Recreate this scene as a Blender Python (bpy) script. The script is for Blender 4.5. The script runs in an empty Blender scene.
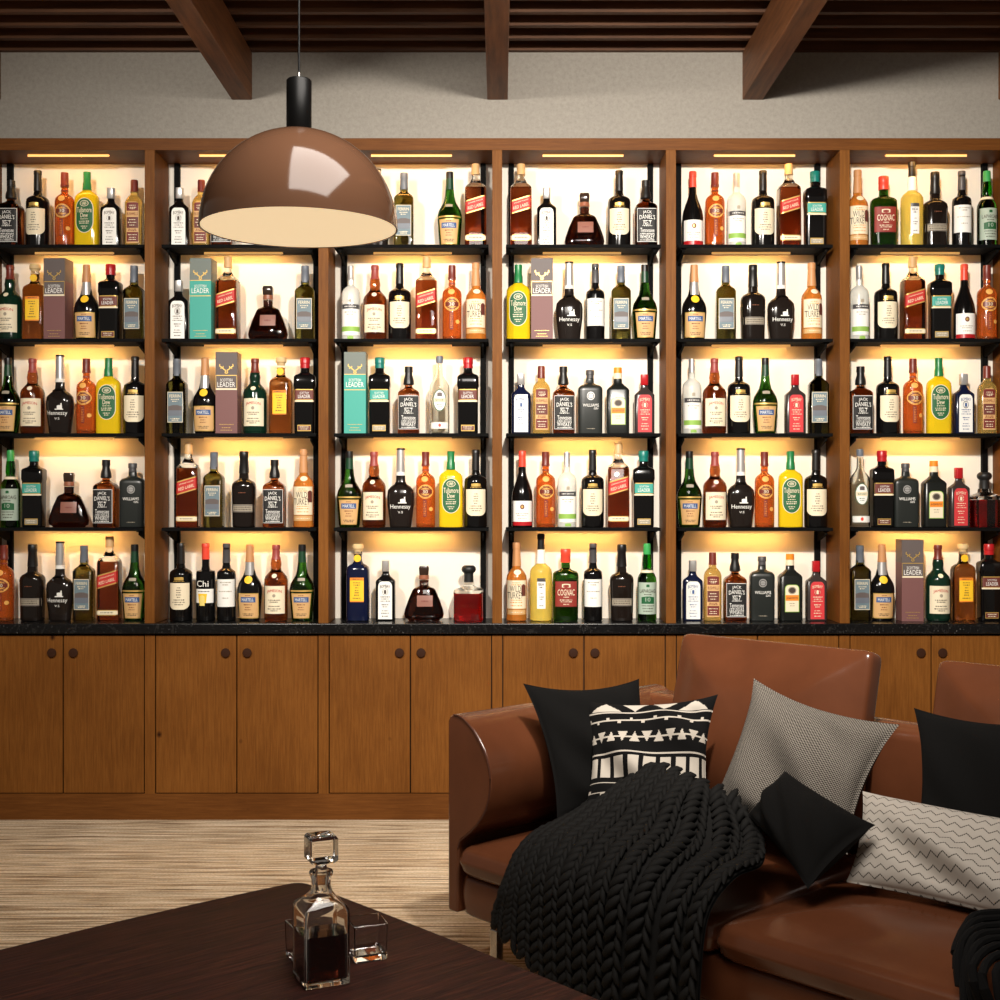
import bpy, bmesh, math, random
from mathutils import Vector, Matrix
R = random.Random(7)
SC = bpy.context.scene
COL = SC.collection

def lin(c):
    return tuple((v/255/12.92 if v/255 <= .04045 else ((v/255+.055)/1.055)**2.4) for v in c)+(1.0,)

# ------------------------------------------------------------------ camera
CAMZ = 1.333
cd = bpy.data.cameras.new('camera'); cam = bpy.data.objects.new('camera', cd); COL.objects.link(cam)
cam.location = (0, 0, CAMZ); cam.rotation_euler = (math.radians(90), 0, 0)
cd.sensor_width = 36; cd.lens = 46.08; cd.clip_start = .05
SC.camera = cam
# ------------------------------------------------------------------ world, lights, exposure
w = bpy.data.worlds.new('world'); SC.world = w; w.use_nodes = True
w.node_tree.nodes['Background'].inputs[0].default_value = (1.0, .87, .74, 1)
w.node_tree.nodes['Background'].inputs[1].default_value = .15
def area_light(name, loc, sx, sy, power, col, rot=(0, 0, 0)):
    l = bpy.data.lights.new(name, 'AREA'); l.shape = 'RECTANGLE'; l.size = sx; l.size_y = sy
    l.energy = power; l.color = col
    o = bpy.data.objects.new(name, l); COL.objects.link(o); o.location = loc; o.rotation_euler = rot
    return o
def spot_light(name, loc, target, power, angle, blend, radius, col):
    l = bpy.data.lights.new(name, 'SPOT'); l.energy = power; l.spot_size = math.radians(angle); l.spot_blend = blend
    l.shadow_soft_size = radius; l.color = col
    o = bpy.data.objects.new(name, l); COL.objects.link(o); o.location = loc
    d = Vector(target)-Vector(loc); o.rotation_euler = d.to_track_quat('-Z', 'Y').to_euler()
    return o
area_light('ceiling_panel_light', (.12, 1.95, 2.88), 1.2, 1.3, 62, (1, .93, .85), (math.radians(17), 0, 0))
spot_light('ceiling_spot_light', (.45, 2.0, 3.0), (.95, 5.5, 1.45), 690, 94, 1, .06, (1, .93, .83))
spot_light('ceiling_spot_light', (-1.5, 2.2, 3.0), (-.9, 5.5, 1.45), 330, 92, 1, .06, (1, .93, .83))
vs = SC.view_settings
vs.view_transform = 'Standard'; vs.look = 'None'; vs.gamma = 1; vs.use_curve_mapping = False; vs.exposure = 0
LED = 27.0

# ------------------------------------------------------------------ materials
MATS = {}
def pm(name, col, rough=.5, metal=0, trans=0, ior=1.45, coat=0, emit=None, estr=0, spec=None):
    if name in MATS: return MATS[name]
    m = bpy.data.materials.new(name); m.use_nodes = True
    b = m.node_tree.nodes['Principled BSDF']
    b.inputs['Base Color'].default_value = lin(col); b.inputs['Roughness'].default_value = rough
    b.inputs['Metallic'].default_value = metal; b.inputs['Transmission Weight'].default_value = trans
    b.inputs['IOR'].default_value = ior; b.inputs['Coat Weight'].default_value = coat
    if spec is not None: b.inputs['Specular IOR Level'].default_value = spec
    if emit: b.inputs['Emission Color'].default_value = lin(emit); b.inputs['Emission Strength'].default_value = estr
    MATS[name] = m; return m
def nd(m, t, **kw):
    n = m.node_tree.nodes.new(t)
    for k, v in kw.items(): setattr(n, k, v)
    return n
def ramp(m, stops):
    n = nd(m, 'ShaderNodeValToRGB'); e = n.color_ramp.elements
    while len(e) < len(stops): e.new(.5)
    for i, (p, c) in enumerate(stops): e[i].position = p; e[i].color = lin(c)
    return n
def tex(name, stops, scale, nscale=5, detail=6, rough=.5, bump=0, coord='Object', dist=0, nrough=.55, spec=None, bumpscale=None):
    """stretched-noise material: wood grain, carpet, concrete, leather"""
    m = pm(name, (128, 128, 128), rough, spec=spec); L = m.node_tree.links; b = m.node_tree.nodes['Principled BSDF']
    tc = nd(m, 'ShaderNodeTexCoord'); mp = nd(m, 'ShaderNodeMapping'); mp.inputs['Scale'].default_value = scale
    L.new(tc.outputs[coord], mp.inputs['Vector'])
    n = nd(m, 'ShaderNodeTexNoise'); n.inputs['Scale'].default_value = nscale; n.inputs['Detail'].default_value = detail
    n.inputs['Roughness'].default_value = nrough; n.inputs['Distortion'].default_value = dist
    L.new(mp.outputs[0], n.inputs['Vector'])
    r = ramp(m, stops); L.new(n.outputs['Fac'], r.inputs[0]); L.new(r.outputs[0], b.inputs['Base Color'])
    if bump:
        src = n
        if bumpscale:
            src = nd(m, 'ShaderNodeTexNoise'); src.inputs['Scale'].default_value = bumpscale; src.inputs['Detail'].default_value = 3
            L.new(tc.outputs[coord], src.inputs['Vector'])
        bp = nd(m, 'ShaderNodeBump'); bp.inputs['Strength'].default_value = bump; bp.inputs['Distance'].default_value = .004
        L.new(src.outputs['Fac'], bp.inputs['Height']); L.new(bp.outputs[0], b.inputs['Normal'])
    return m
W_DOOR = tex('oak_vertical', [(.2, (98, 58, 21)), (.5, (122, 75, 29)), (.8, (142, 92, 40))], (30, 30, 1.6), 5, 10, .5, .12, nrough=.7, spec=.14)
W_RAIL = tex('oak_horizontal', [(.2, (90, 52, 20)), (.5, (110, 66, 27)), (.8, (128, 80, 36))], (1.6, 30, 30), 5, 10, .5, .12, nrough=.7, spec=.14)
W_BEAM = tex('beam_wood', [(.25, (92, 54, 26)), (.5, (126, 77, 39)), (.75, (146, 92, 50))], (12, .9, 12), 4, 8, .55, .2)
W_SLAT = tex('slat_wood', [(.25, (66, 38, 18)), (.5, (90, 54, 27)), (.75, (106, 66, 34))], (.9, 12, 12), 4, 8, .6, .2)
W_TABLE = tex('dark_table_wood', [(.3, (24, 9, 6)), (.5, (46, 20, 14)), (.72, (68, 33, 23))], (34, 2, 34), 4, 9, .62, .3, dist=.5, spec=.2)
CONC = tex('plaster', [(.3, (146, 140, 131)), (.5, (158, 152, 143)), (.7, (168, 162, 152))], (1, 1, 1), 55, 12, .9, .4, nrough=.75)
CARPET = tex('striped_carpet', [(.34, (96, 70, 48)), (.43, (168, 140, 108)), (.49, (222, 200, 168)), (.58, (244, 228, 204)), (.72, (250, 240, 222))], (1.0, 34, 1), 1.6, 12, .95, .5, nrough=.78)
def carpet_grain():
    m = CARPET; L = m.node_tree.links; b = m.node_tree.nodes['Principled BSDF']; tc = nd(m, 'ShaderNodeTexCoord')
    src = b.inputs['Base Color'].links[0].from_socket; fac = None
    for sc, lo, hi, c0 in (((3.2, 110, 1), .38, .52, 176), ((110, 260, 1), .35, .65, 222)):
        mp = nd(m, 'ShaderNodeMapping'); mp.inputs['Scale'].default_value = sc; n = nd(m, 'ShaderNodeTexNoise')
        n.inputs['Scale'].default_value = 1; n.inputs['Detail'].default_value = 3; L.new(tc.outputs['Object'], mp.inputs[0]); L.new(mp.outputs[0], n.inputs['Vector'])
        r = ramp(m, [(lo, (c0, c0-8, c0-18)), (hi, (255, 255, 255))]); L.new(n.outputs['Fac'], r.inputs[0])
        mx = nd(m, 'ShaderNodeMix', data_type='RGBA', blend_type='MULTIPLY'); mx.inputs['Factor'].default_value = 1
        L.new(src, mx.inputs['A']); L.new(r.outputs[0], mx.inputs['B']); src = mx.outputs['Result']
    L.new(src, b.inputs['Base Color'])
carpet_grain()
def knots(m, sc):
    L = m.node_tree.links; b = m.node_tree.nodes['Principled BSDF']; tc = nd(m, 'ShaderNodeTexCoord'); src = b.inputs['Base Color'].links[0].from_socket
    mp = nd(m, 'ShaderNodeMapping'); mp.inputs['Scale'].default_value = sc; L.new(tc.outputs['Object'], mp.inputs[0])
    v = nd(m, 'ShaderNodeTexVoronoi'); v.inputs['Scale'].default_value = 5.5; L.new(mp.outputs[0], v.inputs['Vector'])
    r = ramp(m, [(.02, (110, 92, 80)), (.075, (255, 255, 255))]); L.new(v.outputs['Distance'], r.inputs[0])
    n = nd(m, 'ShaderNodeTexNoise'); n.inputs['Scale'].default_value = 2.2; n.inputs['Detail'].default_value = 4; L.new(tc.outputs['Object'], n.inputs['Vector'])
    r2 = ramp(m, [(.3, (214, 208, 200)), (.7, (255, 255, 255))]); L.new(n.outputs['Fac'], r2.inputs[0])
    for q in (r, r2):
        mx = nd(m, 'ShaderNodeMix', data_type='RGBA', blend_type='MULTIPLY'); mx.inputs['Factor'].default_value = 1
        L.new(src, mx.inputs['A']); L.new(q.outputs[0], mx.inputs['B']); src = mx.outputs['Result']
    L.new(src, b.inputs['Base Color'])
knots(W_DOOR, (1, 1, .8)); knots(W_RAIL, (.8, 1, 1))
LEATH = tex('brown_leather', [(.3, (84, 47, 29)), (.7, (97, 55, 34))], (1, 1, 1), 5, 4, .21, .05, bumpscale=210)
LEATHD = pm('leather_piping', (74, 38, 23), .5)
PANEL = pm('white_panel', (232, 225, 213), .7)
BLACKM = pm('black_metal', (11, 11, 11), .7, spec=.08)
GRAN = None
def granite():
    m = pm('black_granite', (16, 16, 17), .25); L = m.node_tree.links; b = m.node_tree.nodes['Principled BSDF']
    tc = nd(m, 'ShaderNodeTexCoord')
    n = nd(m, 'ShaderNodeTexNoise'); n.inputs['Scale'].default_value = 140; n.inputs['Detail'].default_value = 4
    n2 = nd(m, 'ShaderNodeTexNoise'); n2.inputs['Scale'].default_value = 5; n2.inputs['Detail'].default_value = 8; n2.inputs['Distortion'].default_value = 1.5
    L.new(tc.outputs['Object'], n.inputs['Vector']); L.new(tc.outputs['Object'], n2.inputs['Vector'])
    r = ramp(m, [(.56, (9, 9, 10)), (.66, (30, 30, 32)), (.76, (120, 118, 114))])
    r2 = ramp(m, [(.487, (0, 0, 0)), (.5, (150, 146, 140)), (.513, (0, 0, 0))])
    mx = nd(m, 'ShaderNodeMix', data_type='RGBA', blend_type='ADD'); mx.inputs['Factor'].default_value = .04
    L.new(n.outputs['Fac'], r.inputs[0]); L.new(n2.outputs['Fac'], r2.inputs[0])
    L.new(r.outputs[0], mx.inputs['A']); L.new(r2.outputs[0], mx.inputs['B']); L.new(mx.outputs['Result'], b.inputs['Base Color'])
    return m
GRAN = granite()
STRIP = pm('warm_light_strip', (255, 220, 160), .5, emit=(255, 186, 98), estr=LED)
HOUS = pm('light_housing', (30, 26, 22), .5)
LIP = pm('frosted_light_lip', (230, 200, 150), .5, emit=(255, 190, 110), estr=.55)
LIPT = pm('bright_light_lip', (230, 200, 150), .5, emit=(255, 176, 90), estr=1.3)

# ------------------------------------------------------------------ mesh helpers
class MB:
    def __init__(s): s.v = []; s.f = []; s.mi = []; s.mats = []; s.uv = {}
    def m(s, mat):
        if mat not in s.mats: s.mats.append(mat)
        return s.mats.index(mat)
    def add(s, vs, fs, mat):
        o = len(s.v); s.v += [tuple(p) for p in vs]; k = s.m(mat)
        for f in fs: s.f.append([i+o for i in f]); s.mi.append(k)
        return o
    def box(s, x0, x1, y0, y1, z0, z1, mat):
        vs = [(x, y, z) for z in (z0, z1) for y in (y0, y1) for x in (x0, x1)]
        s.add(vs, [(0, 2, 3, 1), (4, 5, 7, 6), (0, 1, 5, 4), (2, 6, 7, 3), (0, 4, 6, 2), (1, 3, 7, 5)], mat)
    def loft(s, prof, mat, n=36, top=True, bot=True, rev=False):
        """prof: (z, a, b, e) from bottom to top; superellipse sections"""
        rings = []; vs = []
        for z, a, b, e in prof:
            for i in range(n):
                t = 2*math.pi*(i+.5)/n; c = math.cos(t); q = math.sin(t)
                vs.append((a*math.copysign(abs(c)**(2/e), c), b*math.copysign(abs(q)**(2/e), q), z))
        fs = []
        for k in range(len(prof)-1):
            for i in range(n):
                j = (i+1) % n; fs.append((k*n+i, k*n+j, (k+1)*n+j, (k+1)*n+i))
        if bot: fs.append(tuple(range(n))[::-1])
        if top: fs.append(tuple((len(prof)-1)*n+i for i in range(n)))
        if rev: fs = [f[::-1] for f in fs]
        s.add(vs, fs, mat)
    def tube(s, pts, r, mat, n=8):
        vs = []; P = [Vector(p) for p in pts]
        for k, p in enumerate(P):
            d = (P[min(k+1, len(P)-1)]-P[max(k-1, 0)]).normalized()
            a = d.cross(Vector((0, 0, 1)));
            if a.length < 1e-3: a = d.cross(Vector((1, 0, 0)))
            a.normalize(); b = d.cross(a); rr = r[k] if isinstance(r, (list, tuple)) else r
            for i in range(n):
                t = 2*math.pi*i/n; vs.append(p+a*math.cos(t)*rr+b*math.sin(t)*rr)
        fs = [(k*n+i, k*n+(i+1) % n, (k+1)*n+(i+1) % n, (k+1)*n+i) for k in range(len(P)-1) for i in range(n)]
        fs += [tuple(range(n))[::-1], tuple((len(P)-1)*n+i for i in range(n))]
        s.add(vs, fs, mat)
    def mesh(s, name, smooth=40, bevel=0):
        me = bpy.data.meshes.new(name); me.from_pydata(s.v, [], s.f); me.update()
        for mt in s.mats: me.materials.append(mt)
        me.polygons.foreach_set('material_index', s.mi)
        bm = bmesh.new(); bm.from_mesh(me); bmesh.ops.recalc_face_normals(bm, faces=bm.faces) if not getattr(s, 'keep', False) else None
        bm.to_mesh(me); bm.free()
        if smooth:
            me.polygons.foreach_set('use_smooth', [True]*len(me.polygons)); me.set_sharp_from_angle(angle=math.radians(smooth))
        return me
    def obj(s, name, parent=None, smooth=40, bevel=0, matrix=None):
        o = bpy.data.objects.new(name, s.mesh(name, smooth)); COL.objects.link(o)
        if parent: o.parent = parent
        if bevel:
            b = o.modifiers.new('bevel', 'BEVEL'); b.width = bevel; b.segments = 2; b.limit_method = 'ANGLE'
        if matrix: o.matrix_local = matrix
        return o
def tag(o, label=None, cat=None, group=None, kind=None):
    if label: o['label'] = label
    if cat: o['category'] = cat
    if group: o['group'] = group
    if kind: o['kind'] = kind
    return o
def empty(name, loc=(0, 0, 0), rz=0):
    o = bpy.data.objects.new(name, None); COL.objects.link(o); o.location = loc; o.rotation_euler = (0, 0, rz)
    o.empty_display_size = .05
    return o
def box_obj(name, x0, x1, y0, y1, z0, z1, mat, parent=None, bevel=0):
    b = MB(); b.box(x0, x1, y0, y1, z0, z1, mat); return b.obj(name, parent, 0, bevel)

# ------------------------------------------------------------------ room shell
b = MB(); b.box(-4, 4, -1.5, 5.8, -.05, 0, CARPET); tag(b.obj('floor', None, 0), kind='structure')
b = MB(); b.box(-4, 4, 5.62, 5.8, 0, 3.6, CONC); tag(b.obj('wall_back', None, 0), kind='structure')
b = MB(); b.box(-4, 4, .3, 5.62, 3.40, 3.46, W_SLAT)
y = 5.62
while y > .5:
    b.box(-4, 4, y-.028, y, 3.298, 3.40, W_SLAT); y -= .146
tag(b.obj('ceiling', None, 0), kind='structure')
for i, x in enumerate((-2.236, -1.133, -.011, 1.109, 2.232)):
    tag(box_obj('trim_%d' % (i+1), x-.045, x+.045, .3, 5.62, 3.09, 3.298, W_BEAM, None, .004), kind='structure')

# ------------------------------------------------------------------ shelving
P = .7237; X0 = -.0117; YF = 5.33; YB = 5.558; NB = 6
bx = lambda k: X0+(k-3)*P                    # upright k = 0..6
bc = lambda k: X0+(k-2.5)*P                  # bay centre k = 0..5
SHZ = [2.4067, 2.011, 1.6136, 1.2162]; CTZ = .8188
ORD = ['first', 'second', 'third', 'fourth', 'fifth', 'sixth']
sh = tag(empty('shelving_unit', (0, 5.45, CTZ)), 'tall oak shelving wall of six lit open bays standing on the black worktop', 'shelving')
def sub(o): o.matrix_parent_inverse = Matrix.Translation((0, -5.45, -CTZ)); return o
def led(x, y, z, hw, parent, lip):
    """slim light bar: frosted front lip, lit face turned down and towards the back panel"""
    st = MB(); st.keep = True
    st.add([(xx, yy, zz) for xx in (x-hw, x+hw) for yy, zz in ((y, z-.0002), (y, z-.009), (y+.003, z-.0095), (y+.022, z-.0002))], [(0, 4, 5, 1), (1, 5, 6, 2), (0, 1, 2, 3), (4, 7, 6, 5)], lip)
    st.add([(x-hw, y+.003, z-.0095), (x+hw, y+.003, z-.0095), (x+hw, y+.022, z-.0002), (x-hw, y+.022, z-.0002)], [(0, 1, 2, 3)], STRIP)
    return st.obj('light_strip', parent, 0)
for k in range(7):
    sub(box_obj('upright', bx(k)-.0207, bx(k)+.0207, YF, YB, CTZ+.0005, 2.79, W_DOOR, sh, .001))
sub(box_obj('fascia', bx(0)-.0207, bx(6)+.0207, YF, YF+.03, 2.79, 2.84, W_RAIL, sh, .001))
sub(box_obj('top_board', bx(0)-.0207, bx(6)+.0207, YF+.03, 5.615, 2.79, 2.84, W_RAIL, sh))
for k in range(NB):
    sub(box_obj('back_panel', bc(k)-P/2, bc(k)+P/2, YB, YB+.02, CTZ+.0005, 2.79, PANEL, sh))
    for s in (-1, 1):
        x = bc(k)+s*.301
        sub(box_obj('shelf_standard', x-.0115, x+.0115, YB-.022, YB, CTZ+.001, 2.789, BLACKM, sh))
    sub(led(bc(k), 5.395, 2.79, .17, sh, LIPT))
# shelves
def shelf(k, r):
    z = SHZ[r]; c = bc(k)
    t = empty('shelf', (c, 5.46, z))
    tag(t, 'black metal shelf with strip light, %s from top in the %s bay from left' % (['topmost', 'second', 'third', 'lowest'][r], ORD[k]) if r in (1, 2)
        else 'black metal shelf with strip light, %s in the %s bay from left' % (['topmost', '', '', 'lowest'][r], ORD[k]), 'shelf', 'black metal shelves')
    b = MB(); b.box(-.325, .325, 5.377-5.46, YB-.0225-5.46, -.014, 0, BLACKM); b.obj('shelf_board', t, 0, .0015)
    for s in (-1, 1):
        x = s*.301; b = MB(); y0 = 5.395-5.46; y1 = YB-.0225-5.46
        for xa, xb in ((x-.004, x+.004),):
            vs = [(xx, yy, zz) for xx in (xa, xb) for yy, zz in ((y0, -.014), (y1, -.014), (y1, -.062), (y1-.05, -.052), (y0, -.03))]
            b.add(vs, [(0, 1, 2, 3, 4), (9, 8, 7, 6, 5)]+[(i, (i+1) % 5, 5+(i+1) % 5, 5+i) for i in range(5)], BLACKM)
        b.box(x-.0125, x+.0125, y0, y1, -.018, -.0142, BLACKM)
        b.obj('bracket', t, 0)
    led(0, .010, -.0142, .167, t, LIP)
for k in range(NB):
    for r in range(4): shelf(k, r)
# worktop
tag(box_obj('worktop', bx(0)-.02, bx(6)+.02, 5.315, 5.615, .778, CTZ, GRAN, None, .002), 'long black granite worktop with pale flecks on the oak cabinets', 'worktop')
# base cabinets
KNOB = pm('bronze_knob', (50, 27, 15), .5, 0, spec=.2); GAP = pm('cabinet_gap', (22, 12, 6), .8)
def base_cab(k):
    x0, x1 = bc(k)-P/2, bc(k)+P/2; yf = 5.335
    t = empty('base_cabinet', (bc(k), 5.45, 0))
    tag(t, 'oak two-door base cabinet under the worktop, %s from left' % ORD[k], 'cabinet', 'oak base cabinets')
    T = Matrix.Translation((-bc(k), -5.45, 0))
    def s2(o): o.matrix_parent_inverse = T; return o
    s2(box_obj('carcass', x0+.001, x1-.001, yf+.02, 5.60, .1, .7775, GAP, t))
    b = MB(); b.box(x0, x1, yf, yf+.02, 0, .109, W_RAIL); b.box(x0, x1, yf+.02, 5.60, 0, .1, W_RAIL); s2(b.obj('plinth', t, 0))
    for xa, xb in ((x0, x0+.021), (x1-.021, x1)): s2(box_obj('stile', xa, xb, yf, yf+.02, .109, .77, W_DOOR, t))
    for i, (xa, xb) in enumerate(((x0+.0255, bc(k)-.0025), (bc(k)+.0025, x1-.0255))):
        d = s2(box_obj('door', xa, xb, yf, yf+.019, .1125, .768, W_DOOR, t, .0012))
        kx = bc(k)+(-.045 if i == 0 else .045)
        b = MB(); b.loft([(0, .007, .007, 2), (.003, .007, .007, 2), (.004, .018, .018, 2), (.009, .0192, .0192, 2), (.011, .0175, .0175, 2), (.0115, .010, .010, 2)], KNOB, 20)
        kb = b.obj('knob', d)
        kb.matrix_basis = Matrix.Translation((kx, yf, .697)) @ Matrix.Rotation(math.radians(90), 4, 'X')
for k in range(NB): base_cab(k)

# ------------------------------------------------------------------ bottles
S = 1/234.4
TXT = {}
def text_mesh(s):
    if s in TXT: return TXT[s]
    cu = bpy.data.curves.new('t', 'FONT'); cu.body = s; cu.resolution_u = 2; cu.align_x = 'CENTER'
    o = bpy.data.objects.new('t', cu); COL.objects.link(o)
    me = bpy.data.meshes.new_from_object(o.evaluated_get(bpy.context.evaluated_depsgraph_get()))
    vs = [(v.co.x, v.co.y) for v in me.vertices]; fs = [tuple(p.vertices) for p in me.polygons]
    bpy.data.objects.remove(o); bpy.data.curves.remove(cu); bpy.data.meshes.remove(me)
    xs = [v[0] for v in vs]; ys = [v[1] for v in vs]
    cx, cy = (max(xs)+min(xs))/2, (max(ys)+min(ys))/2; wx, wy = max(xs)-min(xs), max(ys)-min(ys)
    TXT[s] = ([((x-cx)/wx, (y-cy)/wy) for x, y in vs], fs); return TXT[s]
def shape_f(kind, v):
    """half width factor for v = 0 (top) .. 1 (bottom)"""
    if kind == 'rect': return 1
    if kind == 'oval': return math.sqrt(max(0, 1-(2*v-1)**2))
    if kind == 'stad': q = .3; return 1 if q < v < 1-q else math.sqrt(max(0, 1-((q-min(v, 1-v))/q)**2))
    if kind == 'rbot': q = .22; return 1 if v < 1-q else math.sqrt(max(0, 1-((v-1+q)/q)**2))*.6+.4
    if kind == 'arch': q = .14; return 1 if v > q else .45+.55*math.sqrt(max(0, 1-((q-v)/q)**2))
    if kind == 'trap': return 1-.22*v
    if kind == 'crest': q = .12; return 1 if v > q else .35+.65*(v/q)
    return 1
g = lambda n, c, r=.03: pm(n, c, r, trans=1)
dk = lambda n, c, r=.12: pm(n, c, r)
pp = lambda n, c, r=.55: pm(n, c, r)
AMB = g('amber_glass', (166, 92, 54)); ORA = pm('orange_glass', (222, 108, 40), .04, trans=.65); YEL = pm('yellow_glass', (250, 214, 30), .06, trans=.35); GOLDL = pm('gold_glass', (244, 206, 116), .04, trans=.8)
CLR = g('clear_glass', (246, 246, 240)); WHL = pm('white_glass', (246, 246, 238), .1, trans=.45); BRN = g('brown_glass', (172, 94, 44)); GRN = g('green_glass', (70, 150, 50)); OLV = g('olive_glass', (128, 120, 56))
SMK = g('smoke_glass', (82, 66, 52)); RDL = g('red_glass', (206, 26, 26)); DGR = g('deep_green_glass', (52, 112, 36)); TURK = pm('turkey_glass', (240, 150, 62), .04, trans=.6); BGRN = g('bright_green_glass', (60, 210, 60))
FLU = g('fluted_amber_glass', (196, 140, 84)); NAVY = dk('navy_glass', (16, 22, 48)); BLK = dk('black_glass', (13, 12, 12), .1); DKG = dk('dark_green_black', (24, 26, 24), .25); MBK = dk('satin_black_glass', (34, 37, 35), .3)
XOB = g('dark_cognac_glass', (74, 34, 22)); DGY = dk('charcoal_glass', (54, 46, 44), .2)
CREAM = pp('cream_paper', (236, 222, 192)); WHT = pp('white_paper', (240, 238, 232)); TAN = pp('tan_paper', (212, 168, 112)); GOLD = pm('gold_foil', (214, 176, 96), .35, .5); REDP = pp('red_paper', (190, 44, 38))
DRED = pp('maroon_paper', (112, 34, 28)); BLKP = pp('black_paper', (22, 20, 20)); GRNP = pp('green_paper', (28, 92, 52)); YELP = pp('yellow_paper', (246, 196, 40)); BLUP = pp('slate_paper', (106, 124, 132))
SIL = pm('silver_foil', (200, 198, 196), .3, .6); GRYP = pp('grey_green_paper', (168, 184, 168)); TEAL = pp('teal_paper', (62, 160, 146)); ORP = pp('orange_paper', (238, 138, 40)); BRNP = pp('brown_paper', (104, 50, 42)); NVP = pp('blue_paper', (56, 88, 140))
PNK = pp('rose_red_paper', (206, 56, 60)); INK = pp('ink', (70, 58, 50)); STONE = pp('stone_paper', (158, 148, 130)); LGRN = pp('leaf_green_paper', (140, 180, 80)); CORK = pp('cork', (214, 184, 134), .7); SIDEP = pp('plum_card', (118, 78, 76)); GRYC = pp('grey_card', (96, 86, 84)); GRYT = pp('grey_teal_card', (110, 118, 112))
GPR = pp('gold_print', (228, 168, 84))
CBLK = pm('black_cap', (24, 22, 22), .35); CRED = pm('red_cap', (176, 28, 34), .3); CORED = pm('coral_cap', (226, 72, 52), .35); CTEAL = pm('teal_cap', (20, 116, 106), .3); CBRN = pm('brown_cap', (112, 44, 34), .35); CGRN = pm('green_cap', (34, 120, 66), .3); CGRY = pm('slate_cap', (104, 110, 120), .4); CTAN = pm('tan_cap', (196, 140, 92), .45); CDGR = pm('dark_grey_cap', (74, 72, 74), .4); COR = pm('orange_cap', (240, 140, 36), .35); CBGR = pm('bright_green_cap', (60, 160, 84), .3); CDG = pm('dark_green_foil', (24, 62, 40), .35)

def mkbottle(name, H, body, mat, e=2, dr=1.0, caps=(), labels=(), n=36, bname='body', hollow=0):
    """body: (t, half width) t = 0 top .. 1 base, in photo pixels; returns a root Empty at the base"""
    root = empty(name); labs = []; lets = []
    def conv(p, ee, d):
        out = []
        for it in sorted(p, key=lambda q: -q[0]):
            t, wd = it[0], it[1]; e2 = it[2] if len(it) > 2 else ee; d2 = it[3] if len(it) > 3 else d
            out.append((H*S*(1-t), wd*S*1.05, wd*S*d2*1.03, e2))
        return out
    prof = conv(body, e, dr)
    p0 = prof[0]; full = [(0, p0[1]*.9, p0[2]*.9, p0[3]), (H*S*.008, p0[1]*.985, p0[2]*.985, p0[3])]+[(max(p0[0], H*S*.025),)+p0[1:]]+prof[1:]
    b = MB(); b.loft(full, mat, n)
    if hollow:
        b.keep = True; hs = hollow*S
        b.loft([(z if i else z+hs*2, a-hs, d_-hs, ee) for i, (z, a, d_, ee) in enumerate([full[0]]+full[2:])], mat, n, rev=True)
    bo = b.obj(bname, root, 38)
    def surf(x, z):
        for k in range(len(full)-1):
            if full[k][0] <= z <= full[k+1][0]:
                q = (z-full[k][0])/max(1e-9, full[k+1][0]-full[k][0])
                a, bb, ee = [full[k][i]+(full[k+1][i]-full[k][i])*q for i in (1, 2, 3)]
                break
        else: a, bb, ee = full[-1][1:]
        u = min(.985, abs(x)/max(a, 1e-6)); return -bb*(1-u**ee)**(1/ee)
    for c in caps:
        nm, p, m = c[0], c[1], c[2]; ee = c[3] if len(c) > 3 else 2
        b = MB(); b.loft(conv(p, ee, 1.0), m, 24); b.obj(nm, root, 38)
    lab = None; let = None
    for lb in labels:
        kind = lb[0]
        if kind in ('text', 'scrib') and let is None:
            let = MB(); let.keep = True; lets.append((let, lab))
        if kind == 'text':       # (text, centre t, height, width, material, dx, shear, arch)
            _, s, tc, hh, ww, m = lb[:6]; dx, shr, arch = (list(lb[6:])+[0, 0, 0])[:3]
            vs, fs = text_mesh(s); zc = H*S*(1-tc); pts = []
            for x, y in vs:
                X = x*ww*S; Z = zc+y*hh*S+shr*X-arch*(x*2)**2*S; X += dx*S
                pts.append((X, surf(X, Z)-.0024, Z))
            let.add(pts, fs, m)
        elif kind == 'scrib':    # rows of strokes too small to read: (rows of (t, share of width), half width, material, dx)
            _, rows, ww, m = lb[:4]; dx = lb[4] if len(lb) > 4 else 0
            rr = random.Random(len(rows)*7+int(ww*10))
            for t, frac in rows:
                z = H*S*(1-t); x = -ww*frac
                while x < ww*frac:
                    x2 = min(x+rr.uniform(.5, 1.5), ww*frac); hh = rr.uniform(.25, .5)
                    q = [((x+dx)*S, z-hh*S), ((x2+dx)*S, z-hh*S), ((x2+dx)*S, z+hh*S), ((x+dx)*S, z+hh*S)]
                    let.add([(X, surf(X, Z)-.0022, Z) for X, Z in q], [(0, 1, 2, 3)], m); x = x2+rr.uniform(.25, .7)
        else:                    # (part name, shape, t0, t1, half width, material, dx, shear, level); '+' adds a layer to the last label
            nm, shp, t0, t1, hw, m = lb[:6]; dx, shr, lev = (list(lb[6:])+[0, 0, 0])[:3]
            if nm != '+': lab = MB(); labs.append((nm, lab)); let = None
            nz = 2 if shp == 'rect' and abs(t1-t0) < .12 else 22; nx = 14; vs = []
            for i in range(nz+1):
                v = .5-.5*math.cos(math.pi*i/nz); t = t0+(t1-t0)*v; k = shape_f(shp, v)
                for j in range(nx+1):
                    x = (dx+hw*k*(2*j/nx-1))*S; z = H*S*(1-t)+shr*(x-dx*S)
                    vs.append((x, surf(x, z)-.0005-.0005*lev, z))
            lab.add(vs, [(i*(nx+1)+j, (i+1)*(nx+1)+j, (i+1)*(nx+1)+j+1, i*(nx+1)+j+1) for i in range(nz) for j in range(nx)], m)
    made = {id(m): m.obj(nm, root, 0) for nm, m in labs}
    for m, l in lets: m.obj('lettering', made[id(l)] if l is not None else root, 0)
    return root
B = mkbottle
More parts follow.
